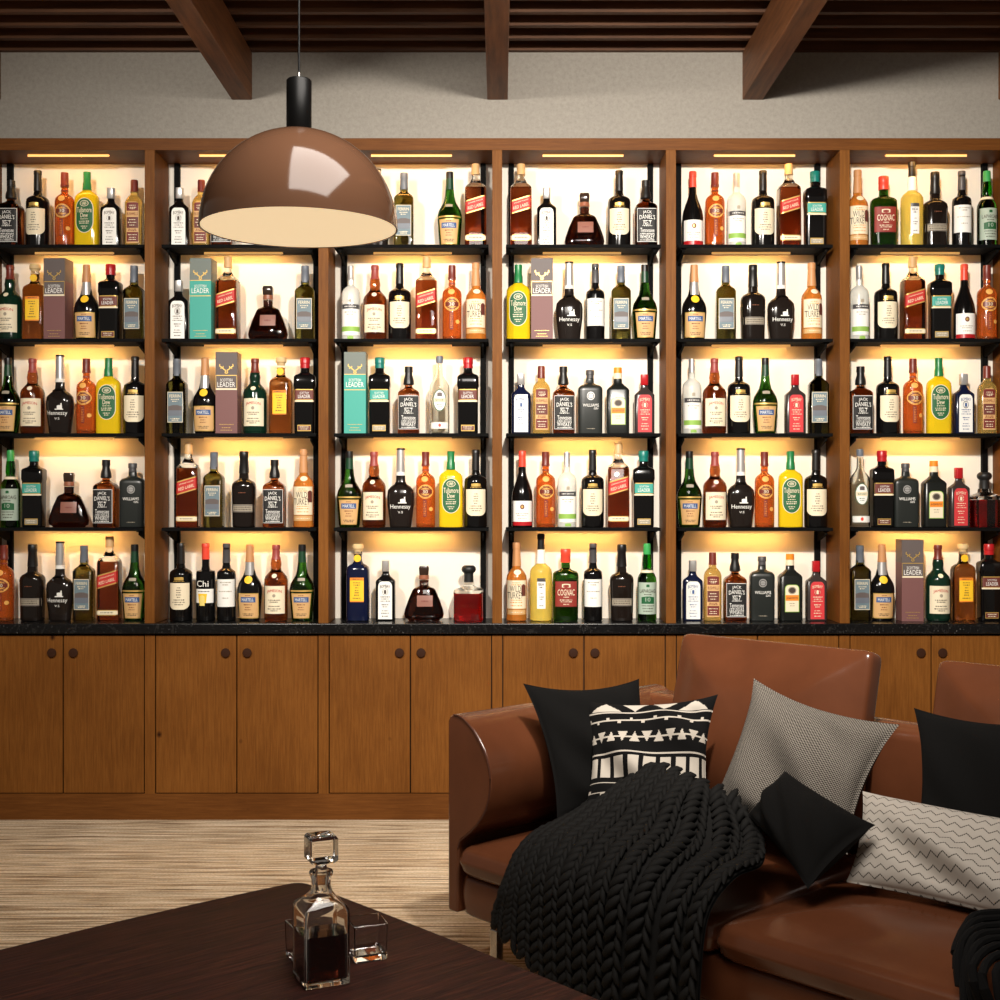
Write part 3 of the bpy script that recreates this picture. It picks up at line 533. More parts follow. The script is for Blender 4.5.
KD = {  # kind: (builder, description used in labels, category)
 'jw': (k_jw, 'square amber whisky bottle with slanted red label', 'bottle'), 'jd': (k_jd, 'square brown whiskey bottle with black label', 'bottle'),
 'wi': (k_wine, 'dark wine bottle with round-bottomed cream label', 'bottle'), 'br': (k_brandy, 'orange brandy bottle with oval gold emblem', 'bottle'),
 'tu': (k_tull, 'yellow whiskey bottle with long green label', 'bottle'), 'gk': (lambda: k_gin(BLK, WHT, SIL, INK), 'short black gin bottle with white arched label', 'bottle'),
 'gb': (lambda: k_gin(NAVY, WHT, SIL, NVP), 'short navy gin bottle with white arched label', 'bottle'), 'gr': (k_gin_red, 'short charcoal gin bottle with red label', 'bottle'),
 'bu': (k_bush, 'slim golden whiskey bottle with brown label', 'bottle'), 'jb': (lambda: k_jame(BRN, pm('rose_cap', (150, 66, 60), .4)), 'brown whiskey bottle with cream label', 'bottle'),
 'jg': (lambda: k_jame(pm('bottle_green', (14, 40, 28), .08), CBRN), 'dark green whiskey bottle with cream label', 'bottle'), 'fl': (lambda: k_flute(FLU), 'amber liqueur bottle with yellow label and cork stopper', 'bottle'),
 'fb': (lambda: k_flute(NAVY), 'navy liqueur bottle with yellow label and cork stopper', 'bottle'), 'bb': (lambda: k_box(SIDEP, GRYC, 'burgundy'), 'tall plum-coloured whisky gift box', 'box'),
 'bt': (lambda: k_box(TEAL, GRYT, 'teal'), 'tall teal whisky gift box', 'box'), 'mb': (lambda: k_mart(0), 'black cognac bottle with tan label and neck', 'bottle'),
 'mg': (lambda: k_mart(1), 'green cognac bottle with tan tapered label', 'bottle'), 'lr': (lambda: k_lead(CRED, BRNP), 'square black whisky bottle with red cap', 'bottle'),
 'lt': (lambda: k_lead(CTEAL, TEAL), 'square black whisky bottle with teal cap', 'bottle'), 'ol': (k_oliv, 'olive glass bottle with blue-grey label', 'bottle'),
 'he': (k_henn, 'dark cognac bottle with silver neck, white lettering', 'bottle'), 'la': (k_laph, 'green whisky bottle with pale green label', 'bottle'),
 'xo': (k_xo, 'squat brown cognac decanter with small plaque', 'decanter'), 'ma': (k_matte, 'satin black gin bottle with silver rosette', 'bottle'),
 'po': (k_port, 'dark port bottle with narrow stone-coloured band', 'bottle'), 'ch': (k_chi, 'dark wine bottle with coral red capsule, yellow mark', 'bottle'),
 'ww': (k_winew, 'slim dark wine bottle with plain white label', 'bottle'), 'vo': (k_vodka, 'pale clear vodka bottle with green-striped white label', 'bottle'),
 'ov': (k_oval, 'clear spirit bottle with oval white label', 'bottle'), 'ja': (k_jag, 'dark green liqueur bottle with orange cap', 'bottle'),
 'wt': (k_turk, 'amber bourbon bottle with cream label, tan cap', 'bottle'), 'co': (k_cogn, 'wide green cognac bottle with brick red label', 'bottle'),
 'yt': (k_ytall, 'tall pale yellow bottle with narrow white label', 'bottle'), 'rw': (k_redw, 'slope-shouldered wine bottle with red capsule', 'bottle'),
 'rd': (k_rdec, 'square glass decanter of red spirit with black stopper', 'decanter')}
GROUP = {'jw': 'square red-label whisky bottles', 'bb': 'whisky gift boxes', 'bt': 'whisky gift boxes'}
LAY = [  # bay by bay, shelf by shelf from the top: kind, photo x of its centre
 [[('jd', 11), ('wi', 37.7), ('br', 64.6), ('tu', 87), ('gk', 111), ('bu', 134.3)], [('jg', 10), ('fl', 35), ('bb', 58.5), ('mb', 86.5), ('lr', 110.5), ('ol', 134)],
  [('mg', 8), ('jb', 32.5), ('he', 60), ('br', 86.3), ('tu', 108.5), ('wi', 135)], [('la', 10.5), ('lt', 34), ('xo', 69), ('jd', 106), ('ma', 132.5)], [('br', 4), ('po', 32.5), ('he', 60), ('ol', 84), ('jw', 109.5), ('mg', 134.5)]],
 [[('gk', 179.7), ('bu', 201.3), ('jd', 223)], [('gk', 178.8), ('bt', 203.5), ('jw', 228), ('xo', 268), ('ol', 305)],
  [('ol', 177), ('mb', 205), ('bb', 228.5), ('jg', 255), ('fl', 281), ('lr', 305)], [('jw', 188.5), ('ol', 214), ('po', 244), ('jd', 274.5), ('wt', 303.5)], [('wi', 181), ('ch', 205.7), ('ww', 226.4), ('mb', 249.8), ('jb', 276), ('mg', 302)]],
 [[('he', 377), ('ol', 404), ('mg', 449.7), ('jw', 475.5)], [('vo', 351), ('jb', 375), ('wi', 399.7), ('jw', 426.7), ('br', 452), ('wt', 475.8)],
  [('bt', 356), ('lt', 379.8), ('jd', 408.7), ('ov', 439.5), ('lr', 468)], [('mg', 349.4), ('jb', 374), ('he', 400.7), ('br', 425.6), ('tu', 450.8), ('wi', 475.6)], [('fb', 358), ('gk', 385.7), ('xo', 424), ('rd', 468.7)]],
 [[('jw', 521), ('gk', 546.7), ('xo', 584.5), ('wi', 619.2), ('jd', 645.7)], [('tu', 518.4), ('bb', 542), ('he', 569.2), ('ww', 595.3), ('ol', 621), ('mg', 644.8)],
  [('gb', 521), ('bu', 541.3), ('jd', 563.4), ('ma', 590), ('ja', 617.8), ('gr', 644.3)], [('rw', 522.3), ('br', 545.7), ('vo', 567), ('wi', 592.6), ('jw', 618.3), ('lt', 643.5)], [('wt', 516.6), ('yt', 541), ('co', 565.6), ('ww', 593), ('po', 621.7), ('la', 647)]],
 [[('rw', 692.8), ('br', 715), ('vo', 736.5), ('wi', 763), ('jw', 788.7), ('lt', 815)], [('mb', 694.2), ('ol', 725.7), ('po', 753), ('he', 781), ('wt', 811.6)],
  [('vo', 692), ('jb', 714.5), ('wi', 739), ('mg', 765.3), ('gr', 795), ('ol', 818.4)], [('mg', 689.5), ('jb', 715), ('he', 740.8), ('br', 764.5), ('tu', 790.5), ('wi', 815.8)], [('gb', 692.7), ('bu', 712.6), ('jd', 735), ('ma', 762), ('ja', 790), ('gr', 816)]],
 [[('wt', 857.7), ('co', 883.6), ('yt', 912), ('po', 935), ('ww', 961.8), ('la', 987)], [('vo', 859.4), ('wi', 885.8), ('jw', 912.5), ('lt', 939.7), ('rw', 964.3), ('br', 987)],
  [('jd', 860.6), ('wi', 887.8), ('br', 913), ('tu', 938.8), ('gb', 963.5), ('bu', 987)], [('ov', 860), ('lr', 882), ('ma', 905.5), ('ja', 933.8), ('gr', 958.6), ('rd', 984.5)], [('ol', 860), ('mb', 882), ('bb', 909.6), ('jg', 938), ('fl', 963), ('lr', 989)]]]
PROTO = {}; first = {}
def dup(o, parent=None):
    c = o.copy(); COL.objects.link(c)
    if parent: c.parent = parent
    for ch in list(o.children):
        if ch.name.startswith('~'): continue
        dup(ch, c)
    return c
SHN = ['top shelf', 'second shelf', 'third shelf', 'fourth shelf', 'worktop']
for k, bay in enumerate(LAY):
    for r, row in enumerate(bay):
        for kd, px in row:
            fn, desc, cat = KD[kd]
            if kd not in PROTO: PROTO[kd] = o = fn()
            else: o = dup(PROTO[kd])
            z = (SHZ+[CTZ])[r]
            o.location = ((px-500)*S, 5.462, z+.0004); o.rotation_euler = (0, 0, math.radians(R.uniform(-4, 4)))
            tag(o, '%s, %s, %s bay from left' % (desc, SHN[r], ORD[k]), cat, {'bottle': 'bottles on the lit shelves', 'decanter': 'decanters on the lit shelves', 'box': 'whisky gift boxes'}[cat])

# ------------------------------------------------------------------ pendant lamp
LD = 2.7; LX = -.424; LZ = 1.905; LR = .2075
lamp = tag(empty('pendant_lamp', (LX, LD, LZ)), 'glossy brown dome pendant lamp hanging on a black cord', 'lamp')
DOME = pm('brown_enamel', (92, 64, 47), .1); CAPM = pm('black_satin', (9, 9, 9), .4, spec=.25)
b = MB(); pr = []
for i in range(25):
    t = math.pi/2*i/24; pr.append((LR*math.sin(t)*1.0, max(.012, LR*math.cos(t)), max(.012, LR*math.cos(t)), 2))
b.loft(pr, DOME, 96, top=True, bot=False)
pr2 = [(z*.985, a-.003 if a > .02 else a, a-.003 if a > .02 else a, 2) for z, a, _, _ in pr]
b.loft(pr2, DOME, 96, top=True, bot=False, rev=True)
n = 96; b.keep = True
b.add([(r_*math.cos(2*math.pi*i/n), r_*math.sin(2*math.pi*i/n), 0) for r_ in (LR, LR-.003) for i in range(n)], [(i, (i+1) % n, n+(i+1) % n, n+i) for i in range(n)], DOME)
b.obj('lamp_shade', lamp)
b = MB(); b.loft([(.0012, LR-.004, LR-.004, 2), (.004, LR-.004, LR-.004, 2)], pm('lamp_diffuser', (236, 212, 172), .6, emit=(240, 213, 170), estr=.84), 96); b.obj('diffuser', lamp)
b = MB(); b.loft([(LR-.002, .024, .024, 2), (LR+.001, .0265, .0265, 2), (LR+.104, .0265, .0265, 2), (LR+.107, .024, .024, 2)], CAPM, 40); b.obj('lamp_cap', lamp)
b = MB(); b.loft([(LR+.1072, .004, .004, 2), (LR+.122, .003, .003, 2)], pm('steel', (170, 168, 165), .25, 1), 16); b.obj('ferrule', lamp)
b = MB(); b.tube([(0, 0, LR+.12), (0, 0, 3.398-LZ)], .0026, CAPM, 10); b.obj('cord', lamp)

# ------------------------------------------------------------------ sofa
SA = math.radians(-47); SU = (math.cos(SA), math.sin(SA)); SV = (-math.sin(SA), math.cos(SA)); SO = (-.15, 3.69)
sofa = tag(empty('sofa', (SO[0], SO[1], 0), SA), 'brown leather sofa with loose back cushions facing the dark table', 'sofa')
CHR = pm('chrome', (190, 186, 180), .12, 1)
SL = 2.35
# arm: rolled profile, straight outside, bulging inside
prof = [(0, .152), (0, .695), (.008, .712), (.026, .718), (.045, .717), (.066, .712), (.087, .701), (.112, .683), (.134, .659), (.154, .635), (.169, .61), (.178, .585), (.181, .558), (.180, .53), (.175, .501), (.163, .47), (.146, .443), (.124, .417), (.1, .395), (.075, .376), (.053, .36), (.045, .34), (.041, .152)]
b = MB(); n = len(prof); D0, D1 = 0, .90
vs = [(u, v, z) for v in (D0, D1) for u, z in prof]
b.add(vs, [tuple(range(n)), tuple(n+i for i in range(n))[::-1]]+[(i, n+i, n+(i+1) % n, (i+1) % n) for i in range(n)], LEATH)
arm = b.obj('arm', sofa, 50, .006)
b = MB(); b.tube([(u, -.001, z) for u, z in prof[3:-1]], .0022, LEATHD, 6); b.obj('piping', arm)
# base and back rail
b = MB(); b.loft([(.15, .5, .5, 30)]*1+[(.152, .5, .5, 30), (.262, .5, .5, 30), (.266, .497, .497, 30)], LEATH, 48)
def slab(name, u0, u1, v0, v1, z0, z1, mat, crown=0, r=.02, e=9, parent=sofa, tilt=0, n=64):
    """rounded upholstered block with a crowned top"""
    a = (u1-u0)/2; d = (v1-v0)/2; h = z1-z0; pr = []
    for i in range(5):
        t = math.pi/2*(1-i/4); pr.append((r-r*math.sin(t), a-r+r*math.cos(t), d-r+r*math.cos(t), e))
    for i in range(1, 4): pr.append((r+(h-2*r)*i/4, a+.004*math.sin(math.pi*i/4), d+.004*math.sin(math.pi*i/4), e))
    for i in range(5):
        t = math.pi/2*i/4; pr.append((h-r+r*math.sin(t), a-r+r*math.cos(t), d-r+r*math.cos(t), e))
    if crown:
        for i in range(1, 11):
            q = i/10; pr.append((h+crown*(1-(1-q)**2.2), (a-r)*(1-q*.98), (d-r)*(1-q*.98), e*(1-q)+2.5*q))
    b = MB(); b.loft(pr, mat, n)
    o = b.obj(name, parent, 60); o.location = ((u0+u1)/2, (v0+v1)/2, z0); o.rotation_euler = (tilt, 0, 0)
    return o
slab('base', .043, SL, .004, .88, .15, .262, LEATH, r=.012, e=40)
slab('back_rail', .02, SL, .775, .915, .264, .705, LEATH, .012, r=.03, e=24)
for i, (u0, u1) in enumerate(((.056, .955), (.962, 1.86))):
    o = slab('seat_cushion', u0, u1, -.018, .765, .264, .352, LEATH, .062, r=.032, e=26)
slab('seat_cushion', 1.867, SL-.02, -.018, .765, .264, .352, LEATH, .062, r=.032, e=26)
def back_cushion(u0, u1, z0, z1, v0, th, lean):
    a = (u1-u0)/2; h = (z1-z0)/2; r = .03; pr = []
    for i in range(8): q = 1-i/8; pr.append((-.065*(1-(1-q)**3), (a-r)*(1-q*.97), (h-r)*(1-q*.97), 30*(1-q)+2.5*q))
    for i in range(5): t = math.pi/2*(1-i/4); pr.append((r*.6*(1-math.sin(t)), a-r*.6+r*.6*math.cos(t), h-r*.6+r*.6*math.cos(t), 30))
    for i in range(5): t = math.pi/2*i/4; pr.append((th-r*.6*(1-math.sin(t)), a-r*.6+r*.6*math.cos(t), h-r*.6+r*.6*math.cos(t), 30))
    for i in range(1, 8): q = i/8; pr.append((th+.02*(1-(1-q)**2), (a-r)*(1-q*.97), (h-r)*(1-q*.97), 30*(1-q)+2.5*q))
    b = MB(); b.loft(pr, LEATH, 64); o = b.obj('back_cushion', sofa, 60)
    o.matrix_local = Matrix.Translation(((u0+u1)/2, v0, (z0+z1)/2)) @ Matrix.Rotation(math.radians(-lean), 4, 'X') @ Matrix.Rotation(math.radians(-90), 4, 'X')
    p = MB(); e = 30; pts = []
    for i in range(65):
        t = 2*math.pi*i/64; c, q = math.cos(t), math.sin(t)
        pts.append(((a-.006)*math.copysign(abs(c)**(2/e), c), (h-.006)*math.copysign(abs(q)**(2/e), q), .008))
    p.tube(pts, .0018, LEATHD, 6); p.obj('piping', o)
back_cushion(.27, .935, .40, .93, .66, .07, 14)
back_cushion(1.125, 1.80, .40, .925, .66, .07, 14)
for u in (.205, SL-.2):
    b = MB(); wv = .014
    for q in ((-.012, .014), (.80, .826)):
        b.box(u-wv, u+wv, q[0], q[1], 0, .147, CHR)
    b.box(u-wv, u+wv, .0145, .7995, .135, .147, CHR); b.obj('leg', sofa, 0, .003)

# ------------------------------------------------------------------ pillows (corners in sofa coordinates: along, back, up)
def fabric(name, c0, c1, scale, rough=.95, bump=.4):
    m = pm(name, c0, rough, spec=.2); L = m.node_tree.links; bs = m.node_tree.nodes['Principled BSDF']
    tc = nd(m, 'ShaderNodeTexCoord'); mp = nd(m, 'ShaderNodeMapping'); mp.inputs['Scale'].default_value = (scale, scale, 1)
    L.new(tc.outputs['UV'], mp.inputs[0]); ck = nd(m, 'ShaderNodeTexChecker'); ck.inputs['Scale'].default_value = 1
    ck.inputs[1].default_value = lin(c0); ck.inputs[2].default_value = lin(c1); L.new(mp.outputs[0], ck.inputs[0])
    nz = nd(m, 'ShaderNodeTexNoise'); nz.inputs['Scale'].default_value = scale*.6; L.new(tc.outputs['UV'], nz.inputs['Vector'])
    mx = nd(m, 'ShaderNodeMix', data_type='RGBA', blend_type='MULTIPLY'); mx.inputs['Factor'].default_value = .5
    L.new(ck.outputs[0], mx.inputs['A']); L.new(nz.outputs['Fac'], mx.inputs['B']); L.new(mx.outputs['Result'], bs.inputs['Base Color'])
    bp = nd(m, 'ShaderNodeBump'); bp.inputs['Strength'].default_value = bump; bp.inputs['Distance'].default_value = .002
    L.new(ck.outputs['Fac'], bp.inputs['Height']); L.new(bp.outputs[0], bs.inputs['Normal'])
    return m
def zigzag():
    m = pm('zigzag_cloth', (180, 172, 162), .95, spec=.2); L = m.node_tree.links; bs = m.node_tree.nodes['Principled BSDF']
    tc = nd(m, 'ShaderNodeTexCoord'); sp = nd(m, 'ShaderNodeSeparateXYZ'); L.new(tc.outputs['UV'], sp.inputs[0])
    def mt(op, a, b_=None):
        n_ = nd(m, 'ShaderNodeMath', operation=op)
        for i, q in enumerate((a, b_)):
            if q is None: continue
            if isinstance(q, (int, float)): n_.inputs[i].default_value = q
            else: L.new(q, n_.inputs[i])
        return n_.outputs[0]
    zz = mt('PINGPONG', mt('MULTIPLY', sp.outputs[0], 32), 1.0)
    yy = mt('ADD', mt('MULTIPLY', sp.outputs[1], 10.5), mt('MULTIPLY', zz, .5))
    line = mt('LESS_THAN', mt('FRACT', yy), .13)
    dash = mt('LESS_THAN', mt('FRACT', mt('MULTIPLY', sp.outputs[0], 120)), .78)
    mx = nd(m, 'ShaderNodeMix', data_type='RGBA'); L.new(mt('MULTIPLY', line, dash), mx.inputs['Factor'])
    mx.inputs['A'].default_value = lin((180, 172, 162)); mx.inputs['B'].default_value = lin((38, 32, 30)); L.new(mx.outputs['Result'], bs.inputs['Base Color'])
    return m
BLKC = fabric('black_linen', (19, 18, 17), (13, 12, 12), 240); GRYW = fabric('grey_weave', (158, 150, 140), (54, 49, 45), 110, bump=.7)
IKB = pm('black_cotton', (13, 12, 12), .95, spec=.2); IKW = pm('cream_print', (188, 179, 167), .95, spec=.2)
def tri(x): return abs((x % 1)-.5)*2
def pattern(u, v):
    """rows of printed marks on the black cushion: u across, v up from the bottom, 0..1"""
    def row(c, h): return abs(v-c) < h
    if row(.925, .052):                                 # large triangles along the top
        q = (v-.873)/.104
        return any(abs(u-c) < hw*((1-q) if up else q) for c, hw, up in ((.17, .13, 1), (.40, .10, 0), (.62, .09, 0), (.84, .12, 1)))
    if row(.862, .006) or row(.50, .005) or row(.27, .005): return True
    if row(.78, .006): return True
    if row(.78, .026): return (u*11) % 1 < .28 and ((int(u*11) % 2 == 0) == (v > .78))
    if row(.635, .007): return True
    if row(.635, .045): f_ = (u*11) % 1; k = int(u*11) % 2; q = (v-.59)/.09; q = q if k else 1-q; return abs(f_-.5) < .42*q
    if row(.39, .075): return .16 < (u*8.5) % 1 < .86
    if row(.19, .006): return True
    if row(.19, .026): return (u*7) % 1 < .28 and ((int(u*7) % 2 == 0) == (v > .19))
    if row(.07, .045): return .2 < (u*7) % 1 < .8
    return False
def pillow(name, label, TL, TR, BR, BL, th, mat, seed, pat=None, N=40, puff=.55, wr=.012, bow=.07):
    """stuffed cushion between four corners: front and back skins, pinched corners, inward-bowed seams"""
    rr = random.Random(seed); TL, TR, BR, BL = [Vector(p) for p in (TL, TR, BR, BL)]
    nrm = ((TR-BL).cross(TL-BR)).normalized();
    if nrm.dot(Vector((.15, -1, .35))) < 0: nrm = -nrm
    ph = [(rr.uniform(2, 6), rr.uniform(2, 6), rr.uniform(0, 6.3)) for _ in range(5)]
    b = MB(); vs = []; uvs = []
    cen = (TL+TR+BR+BL)/4
    def base(u, v): return BL*(1-u)*(1-v)+BR*u*(1-v)+TL*(1-u)*v+TR*u*v
    for side in (1, -1):
        for j in range(N+1):
            for i in range(N+1):
                u, v = i/N, j/N; p = base(u, v)
                ex = 4*u*(1-u); ey = 4*v*(1-v)
                # seams bow inwards between the corners
                p = p+(base(.5, v)-p)*bow*2*(ey)*(abs(u-.5)*2)**3+(base(u, .5)-p)*bow*2*(ex)*(abs(v-.5)*2)**3
                k = (ex*ey)**puff
                edge = min(1, 6*min(u, 1-u, v, 1-v))
                w_ = sum(math.sin(a*u*3+c*v*3+d) for a, c, d in ph)*wr*.45*edge
                cr = wr*1.6*edge*math.exp(-((u-.5)/.5)**2)*math.sin((u*1.3+v)*9+ph[0][2])*(1-v)
                vs.append(p+nrm*side*(th*.5*k+(w_+cr if side > 0 else 0)*(k**.5))); uvs.append((u, v))
    M = (N+1)*(N+1); fs = []; mi = []; B_ = b
    idx = [B_.m(mat)]+([B_.m(IKW)] if pat else [])
    for side in (0, 1):
        for j in range(N):
            for i in range(N):
                a = side*M+j*(N+1)+i; q = (a, a+1, a+N+2, a+N+1); fs.append(q if side == 0 else q[::-1])
                mi.append(1 if pat and side == 0 and pat((i+.5)/N, (j+.5)/N) else 0)
    b.v = [tuple(p) for p in vs]; b.f = [list(f) for f in fs]; b.mi = mi
    me = b.mesh(name, 180); uvl = me.uv_layers.new(name='uv')
    for l in me.loops: uvl.data[l.index].uv = uvs[l.vertex_index]
    bm = bmesh.new(); bm.from_mesh(me); bmesh.ops.remove_doubles(bm, verts=bm.verts, dist=1e-5); bm.to_mesh(me); bm.free()
    o = bpy.data.objects.new(name, me); COL.objects.link(o)
    o.matrix_world = Matrix.Translation((SO[0], SO[1], 0)) @ Matrix.Rotation(SA, 4, 'Z')
    tag(o, label, 'pillow', 'pillows on the sofa'); return o
pillow('throw_pillow', 'plain black square pillow leaning on the sofa arm behind the patterned pillow', (.156, .15, .806), (.292, .5, .80), (.43, .48, .44), (.293, .15, .442), .10, BLKC, 1)
pillow('throw_pillow', 'black pillow printed with cream triangles and squares, above the knitted throw', (.259, .30, .753), (.584, .50, .786), (.655, .38, .46), (.37, .17, .45), .13, IKB, 2, pat=pattern, N=150)
pillow('throw_pillow', 'grey woven square pillow tilted against the leather back cushion', (.67, .55, .835), (1.10, .58, .757), (1.06, .40, .45), (.63, .36, .45), .15, GRYW, 3)
pillow('throw_pillow', 'small black pillow tipped on one corner in front of the grey woven pillow', (.916, .34, .645), (1.209, .28, .572), (1.13, .12, .437), (.845, .28, .53), .14, BLKC, 4, N=32, bow=.045)
pillow('throw_pillow', 'long pale lumbar pillow with thin dark zigzag lines', (1.09, .42, .61), (1.62, .44, .605), (1.64, .29, .425), (1.137, .27, .425), .12, zigzag(), 5, bow=.03, N=60)
pillow('throw_pillow', 'plain black pillow at the right edge behind the zigzag pillow', (1.162, .54, .812), (1.58, .56, .838), (1.63, .42, .43), (1.23, .40, .45), .12, BLKC, 6)

# ------------------------------------------------------------------ knitted throw
KNIT = pm('black_chunky_yarn', (18, 17, 16), .8, spec=.25)
def cat(P, t):
    n_ = len(P)-1; x = min(max(t, 0), .99999)*n_; i = int(x); f_ = x-i
    p = [Vector(P[min(max(i+k, 0), n_)]) for k in (-1, 0, 1, 2)]
    return .5*((2*p[1])+(p[2]-p[0])*f_+(2*p[0]-5*p[1]+4*p[2]-p[3])*f_*f_+(3*p[1]-p[0]-3*p[2]+p[3])*f_**3)
EDGE = [
 [(.363, .25, .49), (.335, .16, .44), (.307, .07, .412), (.322, -.02, .375), (.315, -.065, .30), (.295, -.07, .25), (.287, -.072, .205)],
 [(.45, .27, .555), (.42, .20, .50), (.41, .11, .455), (.42, .0, .425), (.43, -.06, .35), (.435, -.075, .24), (.44, -.08, .13)],
 [(.56, .27, .605), (.56, .20, .55), (.56, .11, .48), (.57, .0, .435), (.58, -.065, .36), (.59, -.085, .22), (.60, -.09, .09)],
 [(.68, .28, .585), (.70, .21, .54), (.74, .12, .475), (.76, .0, .44), (.76, -.065, .36), (.76, -.088, .20), (.76, -.095, .05)],
 [(.80, .30, .555), (.90, .27, .48), (.99, .15, .455), (1.0, .03, .445), (.985, -.05, .37), (.985, -.085, .20), (.98, -.09, .04)]]
def throw(u, v):
    P = [cat(c, v) for c in EDGE]; p = cat(P, u)
    fold = .018*math.sin(u*19+1.2*math.sin(v*3))*max(0, (u-.45)/.55)*min(1, v*2.2)
    return p+Vector((0, -.75, .65))*fold
JR = random.Random(5)
def throw_mesh():
    b = MB(); NU, NV = 46, 78
    def fr(u, v):
        p = throw(u, v); du = (throw(u+.004, v)-throw(u-.004, v)); dv = (throw(u, v+.004)-throw(u, v-.004))
        n_ = dv.cross(du).normalized()
        if n_.dot(Vector((0, -.7, .7))) < 0: n_ = -n_
        return p, du.normalized(), dv.normalized(), n_
    # backing
    vs = []; G = 40
    for sgn in (0, 1):
        for j in range(G+1):
            for i in range(G+1):
                p, du, dv, n_ = fr(.004+.992*i/G, .004+.992*j/G); vs.append(p+n_*(.002-.006*sgn))
    M = (G+1)**2; fs = []
    for s in (0, 1):
        for j in range(G):
            for i in range(G):
                a = s*M+j*(G+1)+i; q = (a, a+1, a+G+2, a+G+1); fs.append(q if s else q[::-1])
    b.add(vs, fs, KNIT)
    # chain stitches: slanted leaf-shaped loops in columns, left and right legs of each V
    NC = 12
    for c in range(NC):
        for leg in (0, 1):
            u = (c+(.30 if leg == 0 else .72))/NC
            NS = 27
            for k in range(NS):
                v = (k+.5+(.0 if leg == 0 else .5))/NS
                if v > 1: continue
                p, du, dv, n_ = fr(min(.995, max(.005, u)), min(.995, max(.005, v)))
                d = (du*(-.62 if leg == 0 else .42)+dv*(.8 if leg == 0 else .9)).normalized()*(1)
                d = (d+n_*JR.uniform(-.08, .08)+du*JR.uniform(-.12, .12)).normalized(); L_ = (.031 if leg == 0 else .027)*JR.uniform(.9, 1.1); w_ = .0125 if leg == 0 else .0085; s_ = d.cross(n_).normalized(); c0 = p+n_*.006
                ring = []
                for q, rad in ((-1, .25), (-.6, .85), (0, 1), (.6, .8), (1, .2)):
                    o_ = c0+d*L_*q+n_*(.0075*(1-q*q)+.002*q)
                    for a in range(6):
                        t = a*math.pi/3; ring.append(o_+s_*w_*rad*math.cos(t)+n_*w_*.9*rad*math.sin(t))
                b.add(ring, [(r_*6+a, r_*6+(a+1) % 6, r_*6+6+(a+1) % 6, r_*6+6+a) for r_ in range(4) for a in range(6)], KNIT)
    return b
o = throw_mesh().obj('knitted_throw', None, 180); o.matrix_world = Matrix.Translation((SO[0], SO[1], 0)) @ Matrix.Rotation(SA, 4, 'Z')
tag(o, 'chunky black knitted throw draped over the sofa seat and front edge', 'throw')
# fringed throw at the right edge
fr_ = empty('fringed_throw', (SO[0], SO[1], 0), SA)
tag(fr_, 'black fringed throw with tassels at the lower right of the sofa seat', 'throw')
b = MB(); G = 14; vs = []
def cloth(u, v):
    P = [(1.51, .21, .436), (1.56, .12, .432), (1.62, .05, .425), (1.68, -.01, .40), (1.72, -.05, .33), (1.76, -.06, .2)]
    p = cat(P, v); return p+Vector((u*.42, .0, .010+.006*math.sin(u*14)*v))
for s in (0, .014):
    for j in range(G+1):
        for i in range(G+1): vs.append(cloth(i/G, j/G)+Vector((0, -s*.6, s)))
M = (G+1)**2
b.add(vs, [((s*M+j*(G+1)+i), (s*M+j*(G+1)+i+1), (s*M+(j+1)*(G+1)+i+1), (s*M+(j+1)*(G+1)+i)) for s in (0, 1) for j in range(G) for i in range(G)], BLKC)
b.obj('cloth', fr_, 180)
for i in range(13):
    v = .03+.07*i; p = cloth(0, v)+Vector((0, 0, .012)); b = MB()
    q = [p+Vector((.03, .01, .004)), p+Vector((.005, -.05, .006)), p+Vector((.015, -.12-.01*(i % 3), -.004-.002*i)), p+Vector((.035, -.20+.008*(i % 3), -.03-.02*min(i, 3)))]
    q = [Vector((a.x, max(a.y, -.07) if a.z < .42 else a.y, a.z)) for a in q]
    b.tube([cat(q, t/8) for t in range(9)], [.0085]*6+[.010, .0105, .008], BLKC, 8); b.obj('tassel', fr_)

# ------------------------------------------------------------------ coffee table
TA = math.radians(-48.5); TZ = .40
tb = empty('coffee_table', (-.49, 3.14, 0), TA)
tag(tb, 'low dark-stained wood coffee table with bowed edges and rounded corners', 'table')
b = MB(); Lx, Ly = 1.5, .84; pts = []
def edge(p, q, bow, n_=14):
    p = Vector(p); q = Vector(q); d = q-p; nr = Vector((d.y, -d.x)).normalized()
    return [p+d*(i/n_)+nr*bow*(4*(i/n_)*(1-i/n_)) for i in range(n_+1)]
BOW = .012; rc = .035; cs = [(0, 0), (0, -Ly), (Lx, -Ly), (Lx, 0)]
out = []
for i in range(4):
    A, Bq, Cq = Vector(cs[i-1]), Vector(cs[i]), Vector(cs[(i+1) % 4])
    d1 = (A-Bq).normalized(); d2 = (Cq-Bq).normalized(); ce = Bq+(d1+d2)*rc
    a0 = math.atan2(-d2.y, -d2.x); a1 = math.atan2(-d1.y, -d1.x)
    while a1-a0 > math.pi: a1 -= 2*math.pi
    while a1-a0 < -math.pi: a1 += 2*math.pi
    arc = [ce+Vector((math.cos(a0+(a1-a0)*k/6), math.sin(a0+(a1-a0)*k/6)))*rc for k in range(7)][::-1]
    arc = sorted(arc, key=lambda p: (p-A).length)
    if out: out += edge(out[-1], arc[0], BOW)[1:-1]
    out += arc
out += edge(out[-1], out[0], BOW)[1:-1]
n = len(out); cx = sum(p.x for p in out)/n; cy = sum(p.y for p in out)/n
rg = [(TZ-.035, .985), (TZ-.03, .995), (TZ-.006, 1), (TZ-.001, .997), (TZ, .993)]
vs = [(cx+(p.x-cx)*s, cy+(p.y-cy)*s, z) for z, s in rg for p in out]
